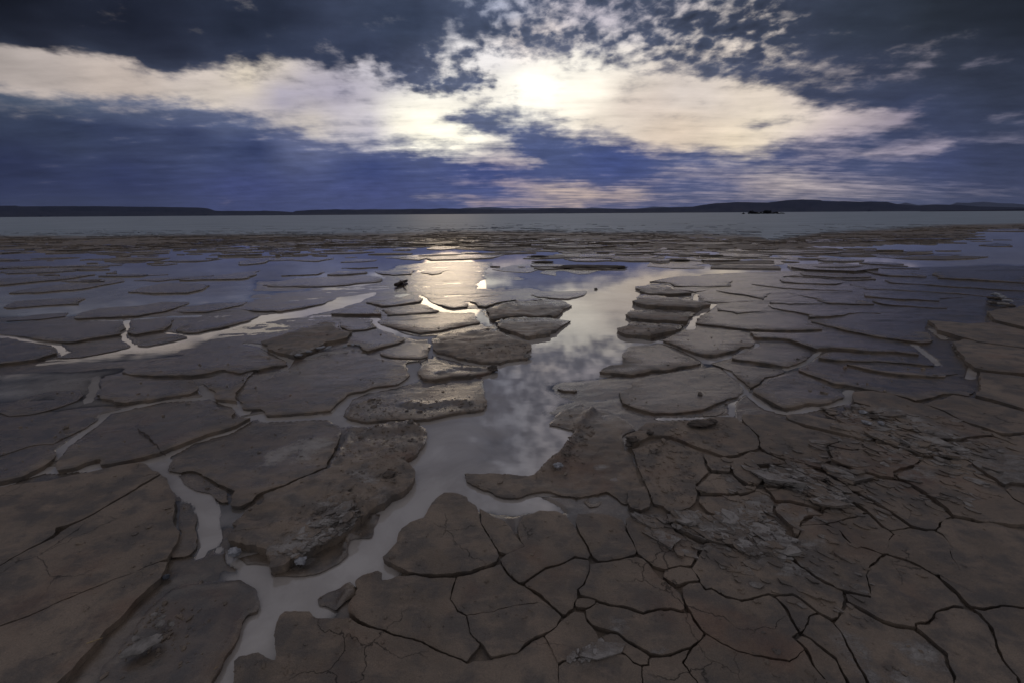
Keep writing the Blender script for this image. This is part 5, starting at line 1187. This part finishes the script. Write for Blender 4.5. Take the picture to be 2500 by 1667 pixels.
def stick(name, pts, rad, mat, label, cat, z=.02, kink=0.0, seed=0):
    p = [parse(a)[0] for a in pts]
    P3 = []
    for i, q in enumerate(p):
        x, y = ground_pt(q[0], q[1], z); P3.append(np.array([float(x), float(y), z + rad]))
    # resample with slight bends
    out = []
    for a, b in zip(P3[:-1], P3[1:]):
        for k in range(8): out.append(a + (b - a) * k / 8)
    out.append(P3[-1]); out = np.array(out); rg = np.random.default_rng(seed)
    L = np.linalg.norm(out[-1] - out[0]); out[1:-1] += rg.normal(0, L * .006, (len(out) - 2, 3)) * (1, 1, .3)
    n = len(out); M = 8; V = []; Q = []
    for i in range(n):
        t = out[min(i + 1, n - 1)] - out[max(i - 1, 0)]; t /= np.linalg.norm(t)
        s = np.cross(t, (0, 0, 1)); s /= np.linalg.norm(s); u = np.cross(s, t)
        r = rad * (1 - .6 * abs(i / (n - 1) - .35)) * rg.uniform(.85, 1.1)
        for j in range(M):
            a = j / M * 2 * math.pi; V.append(out[i] + (s * math.cos(a) + u * math.sin(a)) * r)
    for i in range(n - 1):
        for j in range(M): Q.append((i * M + j, i * M + (j + 1) % M, (i + 1) * M + (j + 1) % M, (i + 1) * M + j))
    V = np.array(V); o0 = V.mean(0); o0[2] = z
    V = np.vstack([V, out[0], out[-1]]); T3 = [(len(V) - 2, (j + 1) % M, j) for j in range(M)] + [(len(V) - 1, (n - 1) * M + j, (n - 1) * M + (j + 1) % M) for j in range(M)]
    o = mesh_np(name, V - o0, T3, Q, {}, mat); o.location = o0
    tag(o, label, cat, None, 'thing'); return o
stick("straw", ["B1 775,1180", "B1 925,1128"], .0016, STRAW, "short pale straw lying on the edge of the bottom left corner plate", "straw", .028, seed=1)
stick("straw", ["B1 1920,1410", "B1 1962,1378"], .001, STRAW, "tiny straw on the lower right rim of the rounded plate", "straw", .028, seed=2)
stick("twig", ["M1 1240,545", "M1 1330,610", "M1 1400,685", "M1 1483,778"], .0032, WOOD, "thin brown twig across the long wet-rimmed plate at left", "twig", .018, seed=3)
dw = stick("driftwood", ["U2 1345,190", "U2 1400,168", "U2 1448,150"], .030, WOOD, "dark crooked piece of driftwood in the shining water left of the glare", "driftwood", 0.0, seed=4)
br = stick("branch", ["U2 1388,143", "U2 1440,185"], .016, WOOD, None, None, 0.02, seed=5)
del br['kind']
br.parent = dw; br.location = br.location - dw.location

# dark brush mounds far out on the flat
BRUSH = simple_material("dark_brush", (.006, .007, .009), (.016, .017, .018), 2.0, .95)
def far_mound(px, py, wpx, hpx, label, seed, name="brush_mound", cat="brush mound"):
    x, y = ground_pt(px, py, .03); x, y = float(x), float(y); r = math.hypot(x, y)
    w = wpx / FPX * r * .5; h = hpx / FPX * r
    rg = np.random.default_rng(seed); V = []; T3 = []; b = 0
    n = 420
    for i in range(n):
        u = rg.uniform(-1, 1); v = rg.uniform(-1, 1)
        if u * u + v * v > 1: continue
        top = h * (1 - u * u - v * v * .6) ** .5 * (1 + .35 * math.sin(u * 5 + seed)) 
        c = np.array([u * w, v * w * .5, rg.uniform(0, 1) ** .6 * top])
        s = h * rg.uniform(.12, .26)
        tri = c + rg.normal(0, s, (3, 3)); tri[:, 2] = np.maximum(tri[:, 2], -.05)
        V.append(tri); T3.append((b, b + 1, b + 2)); b += 3
    o = mesh_np(name, np.concatenate(V), T3, None, {}, BRUSH, smooth=False)
    o.location = (x, y, .02); tag(o, label, cat, None, 'thing'); return o
far_mound(1836, 523.2, 18, 5.5, "left rounded clump of dark brush on the far flat below the hills", 3)
far_mound(1873, 523.0, 17, 6.5, "tallest dark clump of brush on the far flat, right of the rounded one", 4)
far_mound(1853, 523.2, 14, 3.5, "low grey brush between the two dark clumps on the far flat", 5)
far_mound(1892, 522.8, 14, 3.6, "low broken brush right of the tallest clump on the far flat", 6)
far_mound(1906, 522.8, 16, 2.2, "thin flat strip of brush at the right end of the far clumps", 7)
far_mound(1815, 523.4, 7, 2.0, "small faint tuft of brush at the left end of the far clumps", 8)

# ------------------------------------------------------------------ crumbs strewn over the near mud
def mud_crumbs():
    from mathutils.bvhtree import BVHTree
    VV = []; FF = []; b = 0
    for o in list(COL.objects):
        if o.type != 'MESH' or not o.name.startswith('mud_plate'): continue
        if o.location.length > 5.5: continue
        me = o.data; n = len(me.vertices); a = np.empty(n * 3, np.float32); me.vertices.foreach_get('co', a); a = a.reshape(-1, 3) + np.array(o.location)
        VV.append(a)
        for p in me.polygons: FF.append([b + v for v in p.vertices])
        b += n
    bvh = BVHTree.FromPolygons(np.concatenate(VV).tolist(), FF)
    rg = np.random.default_rng(77)
    hot = [(world_poly(z, .02, 0), k) for z, k in [("M3 780,480 920,520 640,900 420,930 600,680", 260), ("B3 1740,40 2352,60 2352,400 2250,330 2100,250 1880,150 1700,90", 300), ("M4 0,1120 300,1150 460,1400 0,1380", 160),
        ("M4 850,300 1300,400 1880,640 1900,860 1500,700 1100,520 850,420", 300), ("M3 1220,600 1500,520 2050,450 2150,560 1900,760 1300,720", 260), ("M3 1300,720 1800,760 1850,1200 1450,1230", 200),
        ("M2 950,260 1400,280 2050,260 2150,370 1400,460 980,430", 200), ("M2 880,560 1500,480 1620,600 1400,900 1150,1290 1000,1300 900,900", 220), ("B2 300,450 560,250 1050,30 900,-200 500,0 250,300", 180),
        ("U3 -100,700 330,690 320,850 -200,860", 90), ("U3 1120,520 1720,530 1480,640 1150,610", 60), ("B1 1200,900 1700,820 1600,1250 1150,1250", 90), ("M4 200,780 760,760 900,1100 300,950", 160)]]
    P = []
    for pl, k in hot:
        lo, hi = pl.min(0), pl.max(0); q = rg.uniform(lo, hi, (k * 3, 2)); q = q[seg_dist(q[:, 0], q[:, 1], pl) > -.02][:k]; P.append(q)
    r = np.exp(rg.uniform(math.log(.9), math.log(4.2), 1500)); t = rg.uniform(-.9, .9, 1500); P.append(np.stack([r * np.sin(t), r * np.cos(t)], 1))
    P = np.concatenate(P)
    base = bmesh.new(); bmesh.ops.create_icosphere(base, subdivisions=1, radius=1.0)
    bc = np.array([v.co[:] for v in base.verts]); bf = np.array([[v.index for v in f.verts] for f in base.faces]); base.free()
    V = []; F = []; k = 0
    for x, y in P:
        hit = bvh.ray_cast(Vector((x, y, 1)), Vector((0, 0, -1)))
        if hit[0] is None or hit[1].z < .5: continue
        s = min(.012, rg.lognormal(-6.1, .55)) * (1 + .25 * math.hypot(x, y))
        c = bc * (1 + rg.uniform(-.35, .35, (len(bc), 1))) * (s * rg.uniform(.8, 1.7), s * rg.uniform(.6, 1.1), s * rg.uniform(.4, .8))
        a = rg.uniform(0, 6.28); c = np.stack([c[:, 0] * math.cos(a) - c[:, 1] * math.sin(a), c[:, 0] * math.sin(a) + c[:, 1] * math.cos(a), c[:, 2]], 1)
        V.append(c + (x, y, hit[0].z + s * .1)); F.append(bf + k); k += len(bc)
    V = np.concatenate(V)
    o = mesh_np("mud_crumbs", V, np.concatenate(F), None, dict(wet=np.full(len(V), .1), crust=np.zeros(len(V)), red=np.zeros(len(V)), dry=np.zeros(len(V))), MUD, smooth=False)
    tag(o, kind='stuff', label='small mud crumbs strewn over the near plates')
    # thin curled chips of pale crust in the flaky strips
    zones = [(world_poly(z, .02, 0), k, cv) for z, k, cv in [("B3 1300,60 2352,0 2352,700 1900,420 1500,260", 160, .45), ("M4 -100,760 700,560 1300,560 2100,800 2200,1200 1300,1200 600,1400 0,1400", 340, .45), ("M4 700,300 1700,400 2300,560 2300,760 1500,640 900,600", 140, .4), ("B4 0,200 900,200 1200,900 300,700", 60, .4), ("B3 1640,60 1900,20 2352,60 2352,380 2200,330 2050,260 1850,180", 620, .8), ("M4 0,1150 280,1190 440,1380 430,1420 100,1420 0,1330", 330, .85), ("B4 0,0 180,20 300,200 400,280 380,370 200,330 60,300", 520, .75),
        ("M4 200,820 560,860 760,900 900,1090 700,1130 520,1000 300,930", 380, .7), ("M4 900,330 1180,340 1800,590 1860,700 1400,560 1180,500 950,450", 420, .6), ("M4 1140,580 1500,620 1960,800 1950,850 1500,740 1200,650", 320, .6), ("M4 420,770 760,830 950,950 900,1000 640,900", 200, .5),
        ("B2 380,420 520,200 720,80 900,60 1040,110 800,260 640,300 520,440", 0, .9), ("B3 700,1330 860,1270 990,1220 960,1290 760,1370", 0, .8)]]
    def chips(zones, name, parent=None, size=1.0):
        V = []; Q = []; T3 = []; C = []; b = 0; M = 6; ang = np.arange(M) / M * 2 * math.pi
        for pl, k, cv in zones:
            if not k: continue
            lo, hi = pl.min(0), pl.max(0); q = rg.uniform(lo, hi, (k * 5, 2)); q = q[seg_dist(q[:, 0], q[:, 1], pl) > -.01][:k]
            for x, y in q:
                hit = bvh.ray_cast(Vector((x, y, 1)), Vector((0, 0, -1)))
                z0 = hit[0].z if hit[0] is not None else .008
                if parent is not None and z0 < .018: continue
                s = rg.lognormal(-4.85, .5) * size * (.7 + .25 * math.hypot(x, y)); st_ = rg.uniform(1.2, 2.4)
                a = ang + rg.uniform(-.35, .35, M); rr = rg.uniform(.65, 1.15, M); lx = np.cos(a) * rr * s * st_; ly = np.sin(a) * rr * s
                t = -.75 + rg.normal(0, .35) + (1.5 if parent is not None else 0); px = lx * math.cos(t) - ly * math.sin(t); py = lx * math.sin(t) + ly * math.cos(t)
                tx, ty = rg.normal(0, .13, 2); h = .0018 + .10 * s
                top = z0 + h + px * tx + py * ty; top = np.maximum(top, z0 + .0008)
                V.append(np.stack([x + px, y + py, top], 1)); V.append(np.stack([x + px * .93, y + py * .93, np.minimum(top - h * 1.1, z0 + .001)], 1)); V.append([[x, y, z0 + h * 1.1]])
                j = np.arange(M); j2 = (j + 1) % M
                T3.append(np.stack([np.full(M, b + 2 * M), b + j, b + j2], 1)); Q.append(np.stack([b + j2, b + j, b + M + j, b + M + j2], 1))
                C.append(np.full(2 * M + 1, cv * rg.uniform(.2, 1.2))); b += 2 * M + 1
        V = np.concatenate(V); zz = np.zeros(len(V))
        if parent is not None: V = V - np.array(parent.location)
        o = mesh_np(name, V, np.concatenate(T3), np.concatenate(Q), dict(wet=zz + .05, crust=np.concatenate(C), red=zz, dry=zz), MUD, smooth=False)
        if parent is not None: o.parent = parent
        return o
    tag(chips(zones, "crust_chips"), kind='stuff', label='thin pale crust chips lying thick on the flaky strips')
    def find(txt): return [o for o in COL.objects if txt in str(o.get('label', ''))][0]
    chips([(world_poly("B2 400,440 520,230 720,60 900,-20 1040,90 820,260 640,320 540,440", .02, 0), 420, .9)], "salt_crust", find('thick rugged slab with a white salt crust'), .8)
    chips([(world_poly("B3 700,1310 800,1280 900,1240 985,1190 985,1235 880,1300 760,1345", .02, 0), 70, 1.0)], "frost_fringe", find('frayed white frost fringe'), .7)
mud_crumbs()
